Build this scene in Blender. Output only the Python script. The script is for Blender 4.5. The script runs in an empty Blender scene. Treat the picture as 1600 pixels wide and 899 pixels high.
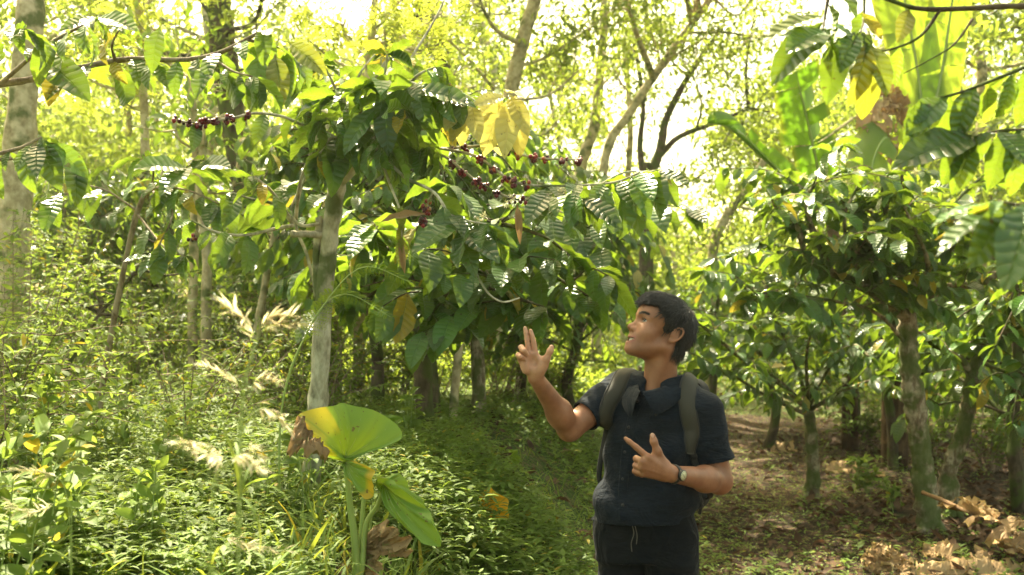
import bpy, bmesh, math, random
import numpy as np
from mathutils import Vector, Matrix
from mathutils.bvhtree import BVHTree
R = math.radians
# ------------------------------------------------------------------ camera, world, sun, exposure
scn = bpy.context.scene
COL = scn.collection
LENS = 35.0
FPX = 1600 * LENS / 36.0
PITCH = math.atan((500 - 449.5) / FPX)
CAMZ = 1.58
cam_d = bpy.data.cameras.new('camera'); cam = bpy.data.objects.new('camera', cam_d); COL.objects.link(cam)
cam_d.lens = LENS; cam_d.sensor_width = 36; cam_d.clip_end = 2000; cam_d.clip_start = 0.05
cam.location = (0, 0, CAMZ); cam.rotation_euler = (math.pi / 2 + PITCH, 0, 0)
cam_d.dof.use_dof = True; cam_d.dof.focus_distance = 3.55; cam_d.dof.aperture_fstop = 3.6
scn.camera = cam
SUN_EL, SUN_AZ = R(52), R(-22)          # azimuth from +Y (straight ahead) towards +X
SDIR = Vector((math.sin(SUN_AZ) * math.cos(SUN_EL), math.cos(SUN_AZ) * math.cos(SUN_EL), math.sin(SUN_EL)))
world = bpy.data.worlds.new('World'); scn.world = world; world.use_nodes = True
_nt = world.node_tree; _nt.nodes.clear()
_o = _nt.nodes.new('ShaderNodeOutputWorld'); _b = _nt.nodes.new('ShaderNodeBackground'); _s = _nt.nodes.new('ShaderNodeTexSky')
_s.sky_type = 'NISHITA'; _s.sun_disc = False; _s.sun_elevation = SUN_EL; _s.sun_rotation = SUN_AZ
_s.air_density = 1.0; _s.dust_density = 5.0; _s.ozone_density = 0.6
_b.inputs['Strength'].default_value = 0.15
_m = _nt.nodes.new('ShaderNodeMix'); _m.data_type = 'RGBA'; _m.blend_type = 'MULTIPLY'; _m.inputs[0].default_value = 1; _m.inputs[7].default_value = (1.0, .91, .54, 1)   # warm tint multiplied into the sky, in place of white balance
_nt.links.new(_s.outputs[0], _m.inputs[6]); _nt.links.new(_m.outputs[2], _b.inputs[0]); _nt.links.new(_b.outputs[0], _o.inputs[0])
sun_d = bpy.data.lights.new('sun', 'SUN'); sun = bpy.data.objects.new('sun', sun_d); COL.objects.link(sun)
sun_d.energy = 5.0; sun_d.angle = R(0.5); sun_d.color = (1.0, 0.91, 0.68)
sun.rotation_euler = SDIR.to_track_quat('Z', 'Y').to_euler(); sun.location = (0, 0, 30)
scn.view_settings.view_transform = 'Standard'; scn.view_settings.look = 'None'
scn.view_settings.exposure = 2.25; scn.view_settings.gamma = 1.0; scn.view_settings.use_curve_mapping = False
scn.render.engine = 'CYCLES'
cy = scn.cycles
cy.max_bounces = 7; cy.diffuse_bounces = 4; cy.glossy_bounces = 2; cy.transmission_bounces = 4; cy.transparent_max_bounces = 4
cy.volume_bounces = 0; cy.caustics_reflective = False; cy.caustics_refractive = False
cy.use_denoising = True; cy.sample_clamp_indirect = 6.0; cy.use_adaptive_sampling = True; cy.adaptive_threshold = 0.02

def P(px, py, Y):
    """photo pixel (1600 wide) at forward distance Y -> world point"""
    a = (px - 800) / FPX; b = (449.5 - py) / FPX
    c, s = math.cos(PITCH), math.sin(PITCH)
    d = Vector((a, c - b * s, s + b * c))
    return Vector((0, 0, CAMZ)) + d * (Y / d.y)

# ------------------------------------------------------------------ tagging helpers
def tag(o, label=None, cat=None, group=None, kind=None):
    if label: o['label'] = label
    if cat: o['category'] = cat
    if group: o['group'] = group
    if kind: o['kind'] = kind
    return o
def empty(name, loc, label, cat, group=None, rz=0):
    o = bpy.data.objects.new(name, None); COL.objects.link(o); o.location = loc; o.rotation_euler = (0, 0, rz)
    o.empty_display_size = .1
    return tag(o, label, cat, group)
def mk(name, me, mat, parent=None):
    """link a mesh whose vertices are in world space; under a parent they are taken relative to it"""
    o = bpy.data.objects.new(name, me); COL.objects.link(o)
    if mat: me.materials.append(mat)
    if parent is not None:
        o.parent = parent
        M, q_ = Matrix.Identity(4), parent
        while q_ is not None:
            M = Matrix.Translation(q_.location) @ Matrix.Rotation(q_.rotation_euler.z, 4, 'Z') @ M; q_ = q_.parent
        me.transform(M.inverted())
    return o
def smooth_shade(me):
    me.polygons.foreach_set('use_smooth', np.ones(len(me.polygons), dtype=bool))
def mesh_np(name, V, F, smooth=True, uv=None, attrs=None):
    """V (n,3), F (m,k) equal sized faces, uv per vertex (n,2), attrs dict name->(n,)"""
    me = bpy.data.meshes.new(name)
    V = np.asarray(V, dtype=np.float32); F = np.asarray(F, dtype=np.int32)
    n, (m, k) = len(V), F.shape
    me.vertices.add(n); me.vertices.foreach_set('co', V.ravel())
    me.loops.add(m * k); me.loops.foreach_set('vertex_index', F.ravel())
    me.polygons.add(m); me.polygons.foreach_set('loop_start', np.arange(0, m * k, k, dtype=np.int32))
    me.polygons.foreach_set('loop_total', np.full(m, k, dtype=np.int32))
    me.update(calc_edges=True)
    if smooth: smooth_shade(me)
    if uv is not None:
        l = me.uv_layers.new(name='UVMap'); l.data.foreach_set('uv', np.asarray(uv, np.float32)[F.ravel()].ravel())
    for kx, a in (attrs or {}).items():
        at = me.attributes.new(kx, 'FLOAT', 'POINT'); at.data.foreach_set('value', np.asarray(a, np.float32))
    return me

def catmull(pts, sub=6):
    pts = [np.array(p, float) for p in pts]
    if len(pts) < 3: 
        return np.array([pts[0] + (pts[-1] - pts[0]) * t for t in np.linspace(0, 1, sub + 1)])
    ext = [2 * pts[0] - pts[1]] + pts + [2 * pts[-1] - pts[-2]]
    out = []
    for i in range(1, len(ext) - 2):
        p0, p1, p2, p3 = ext[i - 1:i + 3]
        for t in np.arange(sub) / sub:
            out.append(.5 * ((2 * p1) + (p2 - p0) * t + (2 * p0 - 5 * p1 + 4 * p2 - p3) * t * t + (3 * p1 - p0 - 3 * p2 + p3) * t ** 3))
    out.append(pts[-1])
    return np.array(out)

class Wood:
    """collects tubes of one part"""
    def __init__(s): s.V = []; s.F = []; s.UV = []; s.n = 0
    def tube(s, pts, r0, r1=None, n=8, sub=5, knots=0.0, rng=None, radii=None, raw=False):
        p = np.array(pts, float) if raw else catmull(pts, sub)
        k = len(p)
        if radii is not None:
            rr = np.interp(np.linspace(0, 1, k), np.linspace(0, 1, len(radii)), radii)
        else:
            rr = np.linspace(r0, r0 if r1 is None else r1, k)
        if knots and rng is not None:
            rr = rr * (1 + knots * rng.normal(size=k))
        t = np.gradient(p, axis=0); t /= np.linalg.norm(t, axis=1)[:, None] + 1e-9
        ref = np.array([0.31, 0.92, .2]) if abs(t[0, 2]) > .6 else np.array([0, 0, 1.])
        u = np.cross(t, ref); u /= np.linalg.norm(u, axis=1)[:, None] + 1e-9
        w = np.cross(t, u)
        a = np.linspace(0, 2 * math.pi, n, endpoint=False)
        ringr = rr[:, None] * np.ones(n)
        if knots and rng is not None:
            ringr = ringr * (1 + knots * 1.2 * rng.normal(size=(k, n)))
        V = p[:, None, :] + ringr[..., None] * (np.cos(a)[None, :, None] * u[:, None, :] + np.sin(a)[None, :, None] * w[:, None, :])
        V = V.reshape(-1, 3)
        i = np.arange(k - 1)[:, None] * n; j = np.arange(n)[None, :]; j2 = (j + 1) % n
        F = np.stack([i + j, i + j2, i + n + j2, i + n + j], -1).reshape(-1, 4)
        L = np.concatenate([[0], np.cumsum(np.linalg.norm(np.diff(p, axis=0), axis=1))])
        uv = np.stack([np.tile(a / 6.2832, k), np.repeat(L, n)], -1)
        # caps (as quads with a centre point doubled)
        c0, c1 = len(V), len(V) + 1
        V = np.vstack([V, p[0], p[-1]]); uv = np.vstack([uv, [0, 0], [0, 0]])
        cap = [(c0, int((q + 1) % n), int(q), c0) for q in range(n)] + [(c1, int((k - 1) * n + q), int((k - 1) * n + (q + 1) % n), c1) for q in range(n)]
        s.caps = getattr(s, 'caps', []) + [(a_ + s.n, b_ + s.n, c_ + s.n) for a_, b_, c_, _ in cap]
        s.V.append(V); s.F.append(F + s.n); s.UV.append(uv); s.n += len(V)
        return p
    def mesh(s, name):
        V = np.vstack(s.V); F = np.vstack(s.F); UV = np.vstack(s.UV)
        me = bpy.data.meshes.new(name)
        caps = np.array(s.caps, np.int32)
        nq, nt = len(F), len(caps)
        me.vertices.add(len(V)); me.vertices.foreach_set('co', V.astype(np.float32).ravel())
        loops = np.concatenate([F.ravel(), caps.ravel()]).astype(np.int32)
        me.loops.add(len(loops)); me.loops.foreach_set('vertex_index', loops)
        me.polygons.add(nq + nt)
        ls = np.concatenate([np.arange(nq) * 4, nq * 4 + np.arange(nt) * 3]).astype(np.int32)
        me.polygons.foreach_set('loop_start', ls)
        me.polygons.foreach_set('loop_total', np.concatenate([np.full(nq, 4), np.full(nt, 3)]).astype(np.int32))
        me.update(calc_edges=True); smooth_shade(me)
        l = me.uv_layers.new(name='UVMap'); l.data.foreach_set('uv', UV[loops].astype(np.float32).ravel())
        return me

# ------------------------------------------------------------------ leaves
def leaf_tpl(nv=6, nu=2, w=.42, droop=.8, fold=.25, ripple=0.0, twist=0.0, nr=9, pet=.06, wav=0.0, pw=.8, peak=.85):
    v = np.linspace(0, 1, nv + 1)
    hw = .5 * w * np.clip(np.sin(np.pi * np.clip((v - pet) / (1 - pet), 0, 1) ** peak), 0, 1) ** pw
    hw = np.maximum(hw, .012)
    hw[-1] = .004
    th = -droop * v ** 1.2
    dx = np.cos(th); dz = np.sin(th)
    x = np.concatenate([[0], np.cumsum((dx[1:] + dx[:-1]) / 2)]) / nv
    z = np.concatenate([[0], np.cumsum((dz[1:] + dz[:-1]) / 2)]) / nv
    u = np.linspace(-1, 1, nu + 1)
    U, Vv = np.meshgrid(u, v)
    H = hw[:, None]
    off = H * np.abs(U) * math.sin(fold) + ripple * np.sin(2 * np.pi * nr * (Vv - .35 * H * np.abs(U))) * np.clip(np.abs(U) * (1.15 - np.abs(U)) * 3, 0, 1) * (H / (w * .5))
    off += wav * np.sin(2 * np.pi * 3.2 * Vv + 1.5 * (U > 0)) * np.abs(U) * (H / (w * .5))
    T = th[:, None] + 0 * U
    X = x[:, None] - np.sin(T) * off
    Z = z[:, None] + np.cos(T) * off
    Yc = H * U * math.cos(fold)
    tw = twist * Vv
    V = np.stack([X, Yc * np.cos(tw), Z + Yc * np.sin(tw)], -1).reshape(-1, 3)
    i = np.arange(nv)[:, None] * (nu + 1); j = np.arange(nu)[None, :]
    F = np.stack([i + j, i + nu + 1 + j, i + nu + 2 + j, i + j + 1], -1).reshape(-1, 4)
    UV = np.stack([U.ravel() * .5 + .5, Vv.ravel()], -1)
    return V, F, UV
def leaf_far(w=.45, droop=.25, fold=.3):
    zf = math.sin(fold) * w * .5
    V = np.array([(0, 0, 0), (.3, -w * .45, zf), (.68, -w * .36, zf - droop * .5), (1, 0, -droop), (.68, w * .36, zf - droop * .5), (.3, w * .45, zf)])
    F = np.array([(0, 1, 2, 3), (0, 3, 4, 5)])
    UV = np.array([(.5, 0), (0, .3), (0, .68), (.5, 1), (1, .68), (1, .3)])
    return V, F, UV
TPL_NEAR = [leaf_tpl(12, 6, w, d, f, .013, t, wav=wv) for (w, d, f, t, wv) in ((.46, 1.1, .5, .5, .03), (.38, 1.6, .3, -.4, .03), (.42, .9, .25, .2, .02), (.46, .5, .35, -.2, .03), (.40, 1.3, .15, .3, .015), (.44, .25, .3, 0, .03), (.43, 1.0, .4, -.35, .02))]
TPL_MID = [leaf_tpl(6, 2, w, d, f, 0, t) for (w, d, f, t) in ((.42, .9, .25, .2), (.46, .5, .35, -.2), (.40, 1.3, .2, .3), (.42, .2, .3, 0))]
TPL_FAR = [leaf_far(.5, .3, .3), leaf_far(.45, .1, .5), leaf_far(.55, .5, .2)]
TPL_HERB = [leaf_tpl(3, 2, .36, .5, .3, pet=.0), leaf_tpl(3, 2, .30, .8, .4, pet=.0), leaf_tpl(3, 2, .42, .3, .2, pet=.0)]
TPL_BLADE = [leaf_tpl(5, 1, .045, 1.2, 0, pet=0, pw=.5, peak=.5), leaf_tpl(5, 1, .055, .6, 0, pet=0, pw=.5, peak=.5), leaf_tpl(5, 1, .04, 1.9, 0, pet=0, pw=.5, peak=.5)]

def nrm(a): return a / (np.linalg.norm(a, axis=-1, keepdims=True) + 1e-9)
class Fol:
    """collects leaves of one part"""
    def __init__(s, seed=0): s.V = []; s.F = []; s.UV = []; s.A = []; s.B = []; s.n = 0; s.rng = np.random.default_rng(seed)
    def add(s, tpls, pos, d, up, size, yel=0.0):
        pos = np.atleast_2d(np.asarray(pos, float)); N = len(pos)
        d = nrm(np.broadcast_to(np.asarray(d, float), (N, 3))); up = np.broadcast_to(np.asarray(up, float), (N, 3))
        size = np.broadcast_to(np.asarray(size, float), (N,)); yel = np.broadcast_to(np.asarray(yel, float), (N,))
        y = nrm(np.cross(up, d)); z = np.cross(d, y)
        pick = s.rng.integers(0, len(tpls), N); r = s.rng.random(N)
        for k, (TV, TF, TU) in enumerate(tpls):
            m = np.where(pick == k)[0]
            if not len(m): continue
            Vv = TV[None] * size[m][:, None, None]
            W = pos[m][:, None] + Vv[..., 0:1] * d[m][:, None] + Vv[..., 1:2] * y[m][:, None] + Vv[..., 2:3] * z[m][:, None]
            nv = len(TV)
            F = TF[None] + (np.arange(len(m)) * nv)[:, None, None] + s.n
            s.V.append(W.reshape(-1, 3)); s.F.append(F.reshape(-1, 4)); s.UV.append(np.tile(TU, (len(m), 1)))
            s.A.append(np.repeat(r[m], nv)); s.B.append(np.repeat(yel[m], nv)); s.n += nv * len(m)
    def mesh(s, name):
        return mesh_np(name, np.vstack(s.V), np.vstack(s.F), True, np.vstack(s.UV), {'rnd': np.concatenate(s.A), 'yel': np.concatenate(s.B)})
    def leaves_on(s, path, L, spacing=.07, start=.15, end=1.0, hang=.5, tpls=None, yel=0.0, jit=.3, keep=.92, tipn=2):
        """opposite leaf pairs hanging off a twig"""
        tpls = tpls or TPL_NEAR
        p = np.asarray(path, float); rng = s.rng
        seg = np.linalg.norm(np.diff(p, axis=0), axis=1); c = np.concatenate([[0], np.cumsum(seg)])
        ss = np.arange(c[-1] * start, c[-1] * end + 1e-6, spacing)
        ss = np.concatenate([ss, [c[-1] * end] * tipn])
        q = np.stack([np.interp(ss, c, p[:, k]) for k in range(3)], -1)
        tt = nrm(np.gradient(p, axis=0)); t = nrm(np.stack([np.interp(ss, c, tt[:, k]) for k in range(3)], -1))
        z = np.array([0, 0, 1.]); side = np.cross(t, z) + 1e-3; side = nrm(side)
        for sg in (-1, 1):
            n = len(q)
            ang = rng.normal(0, jit, n)
            sd = side * np.cos(ang)[:, None] + z * np.sin(ang)[:, None]
            dd = sd * sg + t * rng.uniform(.25, .9, n)[:, None] - z * (hang * rng.uniform(.3, 1.6, n))[:, None] + rng.normal(0, .18, (n, 3))
            dd = nrm(dd)
            up = z + .6 * (sd * sg) + rng.normal(0, .25, (n, 3))
            sz = L * rng.uniform(.42, 1.15, n)
            sz[-max(tipn, 1):] *= .75
            m = rng.random(n) < keep
            if m.any(): s.add(tpls, q[m], dd[m], up[m], sz[m], np.broadcast_to(yel, (n,))[m] if np.ndim(yel) else (yel if yel > 0 else (rng.random(m.sum()) < .03) * .8))

# ------------------------------------------------------------------ materials
def newmat(name):
    m = bpy.data.materials.new(name); m.use_nodes = True; nt = m.node_tree; nt.nodes.clear()
    out = nt.nodes.new('ShaderNodeOutputMaterial')
    return m, nt, out
def nd(nt, t, **kw):
    n = nt.nodes.new(t)
    for k, v in kw.items():
        if k in n.inputs: n.inputs[k].default_value = v
        else: setattr(n, k, v)
    return n
def ramp(nt, fac, stops):
    r = nt.nodes.new('ShaderNodeValToRGB'); e = r.color_ramp.elements
    while len(e) < len(stops): e.new(.5)
    for x, (p, c) in zip(e, stops): x.position = p; x.color = (*c, 1)
    if fac is not None: nt.links.new(fac, r.inputs[0])
    return r.outputs[0]
def mixc(nt, f, a, b, mode='MIX'):
    m = nt.nodes.new('ShaderNodeMix'); m.data_type = 'RGBA'; m.blend_type = mode
    for s_, v in ((0, f), (6, a), (7, b)):
        if hasattr(v, 'links'): nt.links.new(v, m.inputs[s_])
        else: m.inputs[s_].default_value = v if s_ == 0 else (*v, 1)
    return m.outputs[2]
def mth(nt, op, a, b=None, c=None):
    m = nt.nodes.new('ShaderNodeMath'); m.operation = op
    for i, v in enumerate((a, b, c)):
        if v is None: continue
        if hasattr(v, 'links'): nt.links.new(v, m.inputs[i])
        else: m.inputs[i].default_value = v
    return m.outputs[0]

def leaf_mat(name, dark, mid, trans, tr=.42, rough=.38, spec=.5, veins=9.0, bump=.5, yellow=(.45, .33, .03), spots=0.0, vein_c=None, polar=False, detail=True):
    m, nt, out = newmat(name)
    at = nd(nt, 'ShaderNodeAttribute', attribute_name='rnd'); ay = nd(nt, 'ShaderNodeAttribute', attribute_name='yel')
    uv = nd(nt, 'ShaderNodeUVMap'); sep = nt.nodes.new('ShaderNodeSeparateXYZ'); nt.links.new(uv.outputs[0], sep.inputs[0])
    u, v = sep.outputs[0], sep.outputs[1]
    col = ramp(nt, at.outputs['Fac'], [(0, dark), (.7, mid), (1, tuple(min(1, c * 1.5) for c in mid))])
    trc = ramp(nt, at.outputs['Fac'], [(0, tuple(c * .75 for c in trans)), (1, trans)])
    noise = nd(nt, 'ShaderNodeTexNoise', Scale=14.0, Detail=3.0)
    geo = nt.nodes.new('ShaderNodeNewGeometry'); nt.links.new(geo.outputs['Position'], noise.inputs['Vector'])
    yf = mth(nt, 'MULTIPLY', ay.outputs['Fac'], mth(nt, 'ADD', .55, mth(nt, 'MULTIPLY', noise.outputs[0], .9)))
    yf = mth(nt, 'MINIMUM', yf, 1.0)
    col = mixc(nt, yf, col, yellow); trc = mixc(nt, yf, trc, tuple(min(1, c * 1.3) for c in yellow))
    if veins:
        if polar:
            au = mth(nt, 'ABSOLUTE', mth(nt, 'SUBTRACT', mth(nt, 'FRACT', mth(nt, 'MULTIPLY', u, veins)), .5))
            vn = mth(nt, 'SMOOTH_MIN', 1.0, mth(nt, 'MULTIPLY', mth(nt, 'MULTIPLY', au, v), 16.0), .2)
            rib = vn; line = vn
        else:
            au = mth(nt, 'ABSOLUTE', mth(nt, 'SUBTRACT', u, .5))
            ph = mth(nt, 'MULTIPLY', mth(nt, 'SUBTRACT', v, mth(nt, 'MULTIPLY', au, .16)), veins)
            tri = mth(nt, 'ABSOLUTE', mth(nt, 'SUBTRACT', mth(nt, 'FRACT', ph), .5))      # 0 on a vein
            vline = mth(nt, 'MINIMUM', mth(nt, 'MULTIPLY', tri, 9.0), 1.0)
            mline = mth(nt, 'MINIMUM', mth(nt, 'MULTIPLY', au, 28.0), 1.0)
            line = mth(nt, 'MINIMUM', mth(nt, 'ADD', mth(nt, 'MULTIPLY', vline, .5), .5), mline)
            rib = mth(nt, 'MULTIPLY', mth(nt, 'SQRT', mth(nt, 'MULTIPLY', tri, 2.0)), mline)
        vc = vein_c or tuple(min(1, c * 2.2 + .02) for c in mid)
        col = mixc(nt, mth(nt, 'MULTIPLY', mth(nt, 'SUBTRACT', 1.0, line), .6), col, vc)
        trc = mixc(nt, mth(nt, 'MULTIPLY', mth(nt, 'SUBTRACT', 1.0, line), .5), trc, tuple(c * .45 for c in trans))
    if spots:
        n2 = nd(nt, 'ShaderNodeTexNoise', Scale=55.0, Detail=2.0); nt.links.new(geo.outputs['Position'], n2.inputs['Vector'])
        sp = mth(nt, 'MULTIPLY', mth(nt, 'GREATER_THAN', n2.outputs[0], .70), spots)
        col = mixc(nt, sp, col, (.12, .07, .02)); trc = mixc(nt, sp, trc, (.1, .05, .01))
    pr = nd(nt, 'ShaderNodeBsdfPrincipled', Roughness=rough); pr.inputs['Specular IOR Level'].default_value = spec
    tl = nt.nodes.new('ShaderNodeBsdfTranslucent'); mx = nd(nt, 'ShaderNodeMixShader', Fac=tr)
    nt.links.new(col, pr.inputs['Base Color']); nt.links.new(trc, tl.inputs[0])
    if veins and bump:
        bp = nd(nt, 'ShaderNodeBump', Strength=bump, Distance=.004); nt.links.new(rib, bp.inputs['Height'])
        nt.links.new(bp.outputs[0], pr.inputs['Normal'])
    nt.links.new(pr.outputs[0], mx.inputs[1]); nt.links.new(tl.outputs[0], mx.inputs[2]); nt.links.new(mx.outputs[0], out.inputs[0])
    return m
M = {}
M['coffee'] = leaf_mat('coffee_leaf', (.022, .062, .014), (.055, .135, .022), (.34, .50, .03), tr=.33, rough=.31, spec=.65, spots=.7, bump=1.0, vein_c=(.15, .27, .07))
M['coffee_yellow'] = leaf_mat('pale_leaf', (.36, .34, .09), (.58, .53, .18), (.66, .60, .13), tr=.38, rough=.5, spots=.6, bump=1.0, vein_c=(.74, .68, .34))
M['far'] = leaf_mat('canopy_leaf', (.045, .10, .014), (.080, .145, .020), (.40, .50, .05), tr=.45, rough=.5, spec=.35, veins=0)
M['feather'] = leaf_mat('feather_leaf', (.07, .14, .015), (.11, .19, .02), (.62, .68, .07), tr=.5, rough=.6, spec=.12, veins=0)
M['herb'] = leaf_mat('herb_leaf', (.078, .128, .020), (.13, .195, .032), (.34, .46, .06), tr=.38, rough=.6, spec=.22, veins=0)
M['grass'] = leaf_mat('grass_blade', (.09, .16, .03), (.15, .23, .05), (.42, .48, .05), tr=.38, rough=.65, spec=.2, veins=0)
M['straw'] = leaf_mat('seed_head', (.66, .58, .38), (.82, .74, .52), (.9, .8, .5), tr=.45, rough=.7, spec=.2, veins=0)
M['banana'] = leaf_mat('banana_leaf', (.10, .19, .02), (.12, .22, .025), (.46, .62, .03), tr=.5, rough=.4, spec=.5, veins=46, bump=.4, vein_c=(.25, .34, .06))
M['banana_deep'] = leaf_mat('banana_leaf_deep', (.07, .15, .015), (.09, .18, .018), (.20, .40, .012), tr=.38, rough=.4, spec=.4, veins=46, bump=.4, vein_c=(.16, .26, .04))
M['taro'] = leaf_mat('taro_leaf', (.10, .19, .02), (.13, .24, .025), (.36, .50, .025), tr=.34, rough=.5, spec=.35, veins=9, bump=.35, spots=.8, polar=True, yellow=(.78, .40, .02), vein_c=(.18, .29, .035))
M['dry'] = leaf_mat('dry_leaf', (.28, .165, .08), (.46, .31, .16), (.42, .26, .11), tr=.15, rough=.75, spec=.25, veins=34, bump=.6, vein_c=(.5, .36, .2), spots=.3)
M['litter'] = leaf_mat('litter_leaf', (.040, .024, .014), (.105, .062, .036), (.2, .1, .05), tr=.12, rough=.8, spec=.2, veins=0)

def bark_mat(name, c0, c1, c2, moss=(.07, .10, .02), mossamt=.0, scale=9.0, stretch=.25):
    m, nt, out = newmat(name)
    tc = nt.nodes.new('ShaderNodeNewGeometry'); mp = nt.nodes.new('ShaderNodeMapping'); mp.inputs['Scale'].default_value = (1, 1, stretch)
    nt.links.new(tc.outputs['Position'], mp.inputs[0])
    n1 = nd(nt, 'ShaderNodeTexNoise', Scale=scale * 2.2, Detail=5.0, Roughness=.65); nt.links.new(mp.outputs[0], n1.inputs['Vector'])
    n2 = nd(nt, 'ShaderNodeTexNoise', Scale=scale * .8, Detail=3.0); nt.links.new(tc.outputs['Position'], n2.inputs['Vector'])
    col = ramp(nt, n1.outputs[0], [(.3, c0), (.5, c1), (.68, c2)])
    lich = ramp(nt, n2.outputs[0], [(.50, (0, 0, 0)), (.60, (1, 1, 1))])
    col = mixc(nt, mth(nt, 'MULTIPLY', lich, .45), col, tuple(min(1, c * 1.35) for c in c2))
    if mossamt:
        n3 = nd(nt, 'ShaderNodeTexNoise', Scale=6.0, Detail=4.0); nt.links.new(tc.outputs['Position'], n3.inputs['Vector'])
        ms = ramp(nt, n3.outputs[0], [(.60 - mossamt * .3, (0, 0, 0)), (.72 - mossamt * .3, (1, 1, 1))])
        col = mixc(nt, mth(nt, 'MULTIPLY', ms, .85), col, moss)
    pr = nd(nt, 'ShaderNodeBsdfPrincipled', Roughness=.9); pr.inputs['Specular IOR Level'].default_value = .2
    bp = nd(nt, 'ShaderNodeBump', Strength=.7, Distance=.012); nt.links.new(n1.outputs[0], bp.inputs['Height'])
    nt.links.new(col, pr.inputs['Base Color']); nt.links.new(bp.outputs[0], pr.inputs['Normal']); nt.links.new(pr.outputs[0], out.inputs[0])
    return m
M['bark_grey'] = bark_mat('grey_bark', (.19, .17, .12), (.38, .345, .25), (.55, .51, .40), mossamt=.3, scale=14, stretch=.4)
M['bark_moss'] = bark_mat('mossy_bark', (.06, .04, .024), (.19, .145, .09), (.42, .36, .25), mossamt=.6, scale=16, stretch=.3)
M['bark_dark'] = bark_mat('dark_bark', (.03, .022, .014), (.07, .052, .034), (.13, .10, .065), mossamt=.5)
M['bark_pale'] = bark_mat('pale_bark', (.26, .20, .11), (.42, .34, .20), (.56, .47, .32), mossamt=.30, stretch=.8)
M['twig'] = bark_mat('twig_bark', (.10, .07, .04), (.20, .15, .10), (.32, .26, .19), scale=20)

def simple(name, col, rough=.6, spec=.5, sheen=0, sss=0, metal=0, noise=None, bump=0, bscale=200, coat=0, emi=None):
    m, nt, out = newmat(name)
    pr = nd(nt, 'ShaderNodeBsdfPrincipled', Roughness=rough, Metallic=metal); pr.inputs['Specular IOR Level'].default_value = spec
    pr.inputs['Base Color'].default_value = (*col, 1); pr.inputs['Coat Weight'].default_value = coat
    tc = nt.nodes.new('ShaderNodeTexCoord')
    if noise:
        n = nd(nt, 'ShaderNodeTexNoise', Scale=noise[0], Detail=4.0); nt.links.new(tc.outputs['Object'], n.inputs['Vector'])
        c = ramp(nt, n.outputs[0], [(.3, tuple(x * (1 - noise[1]) for x in col)), (.7, tuple(min(1, x * (1 + noise[1])) for x in col))])
        nt.links.new(c, pr.inputs['Base Color'])
    if bump:
        n = nd(nt, 'ShaderNodeTexNoise', Scale=bscale, Detail=3.0); nt.links.new(tc.outputs['Object'], n.inputs['Vector'])
        bp = nd(nt, 'ShaderNodeBump', Strength=bump, Distance=.002); nt.links.new(n.outputs[0], bp.inputs['Height']); nt.links.new(bp.outputs[0], pr.inputs['Normal'])
    nt.links.new(pr.outputs[0], out.inputs[0])
    return m

# ------------------------------------------------------------------ the ground
def sstep(t): t = np.clip(t, 0, 1); return t * t * (3 - 2 * t)
def gz(x, y):
    x = np.asarray(x, float); y = np.asarray(y, float)
    xe = .55 + .19 * (np.clip(y, -5, 40) - 3.4)                       # foot of the bank
    b = .82 * sstep((xe - x) / (1.15 + .10 * np.clip(y - 3.4, 0, 12)))
    lo = .10 * sstep((y - 5) / 8)
    h = b + lo * 0 + .05 * np.sin(x * 1.3 + .5 * y) * np.cos(y * .9) + .02 * np.sin(3.1 * x + 1) * np.sin(2.7 * y)
    h = h * sstep((np.hypot(x - .49, y - 3.46) - .25) / .6) if True else h
    h += .012 * np.clip(y - 14, 0, 200) + .02 * np.clip(-x - 6, 0, 60) - .0 * x
    return h
def gzs(x, y): return float(gz(x, y))
g1 = np.sinh(np.linspace(-4.6, 4.6, 261)) * 6.2
gx, gy = np.meshgrid(g1, g1 + 6)
gV = np.stack([gx, gy, gz(gx, gy)], -1).reshape(-1, 3); n_ = len(g1)
i_ = np.arange(n_ - 1)[:, None] * n_; j_ = np.arange(n_ - 1)[None]
gF = np.stack([i_ + j_, i_ + j_ + 1, i_ + n_ + j_ + 1, i_ + n_ + j_], -1).reshape(-1, 4)
m, nt, out = newmat('soil')
geo = nt.nodes.new('ShaderNodeNewGeometry')
na = nd(nt, 'ShaderNodeTexNoise', Scale=.9, Detail=6.0, Roughness=.65); nb = nd(nt, 'ShaderNodeTexNoise', Scale=28.0, Detail=5.0, Roughness=.7)
nc = nd(nt, 'ShaderNodeTexVoronoi', Scale=24.0)
for q in (na, nb, nc): nt.links.new(geo.outputs['Position'], q.inputs['Vector'])
c1 = ramp(nt, nb.outputs[0], [(.3, (.018, .012, .008)), (.55, (.042, .028, .017)), (.75, (.08, .055, .032))])
c2 = ramp(nt, nb.outputs[0], [(.3, (.03, .05, .012)), (.7, (.075, .13, .025))])
ag = nd(nt, 'ShaderNodeAttribute', attribute_name='green')
f = ramp(nt, mth(nt, 'ADD', na.outputs[0], mth(nt, 'MULTIPLY', mth(nt, 'SUBTRACT', ag.outputs['Fac'], .3), .5)), [(.46, (0, 0, 0)), (.56, (1, 1, 1))])
col = mixc(nt, mth(nt, 'MULTIPLY', f, .85), c1, c2)
lc = mixc(nt, mth(nt, 'MULTIPLY', mth(nt, 'GREATER_THAN', nc.outputs['Color'], .62), .5), col, (.17, .10, .06))
pr = nd(nt, 'ShaderNodeBsdfPrincipled', Roughness=.95); pr.inputs['Specular IOR Level'].default_value = .15
bp = nd(nt, 'ShaderNodeBump', Strength=1.0, Distance=.03); nt.links.new(nb.outputs[0], bp.inputs['Height'])
nt.links.new(lc, pr.inputs['Base Color']); nt.links.new(bp.outputs[0], pr.inputs['Normal']); nt.links.new(pr.outputs[0], out.inputs[0])
M['soil'] = m
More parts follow.
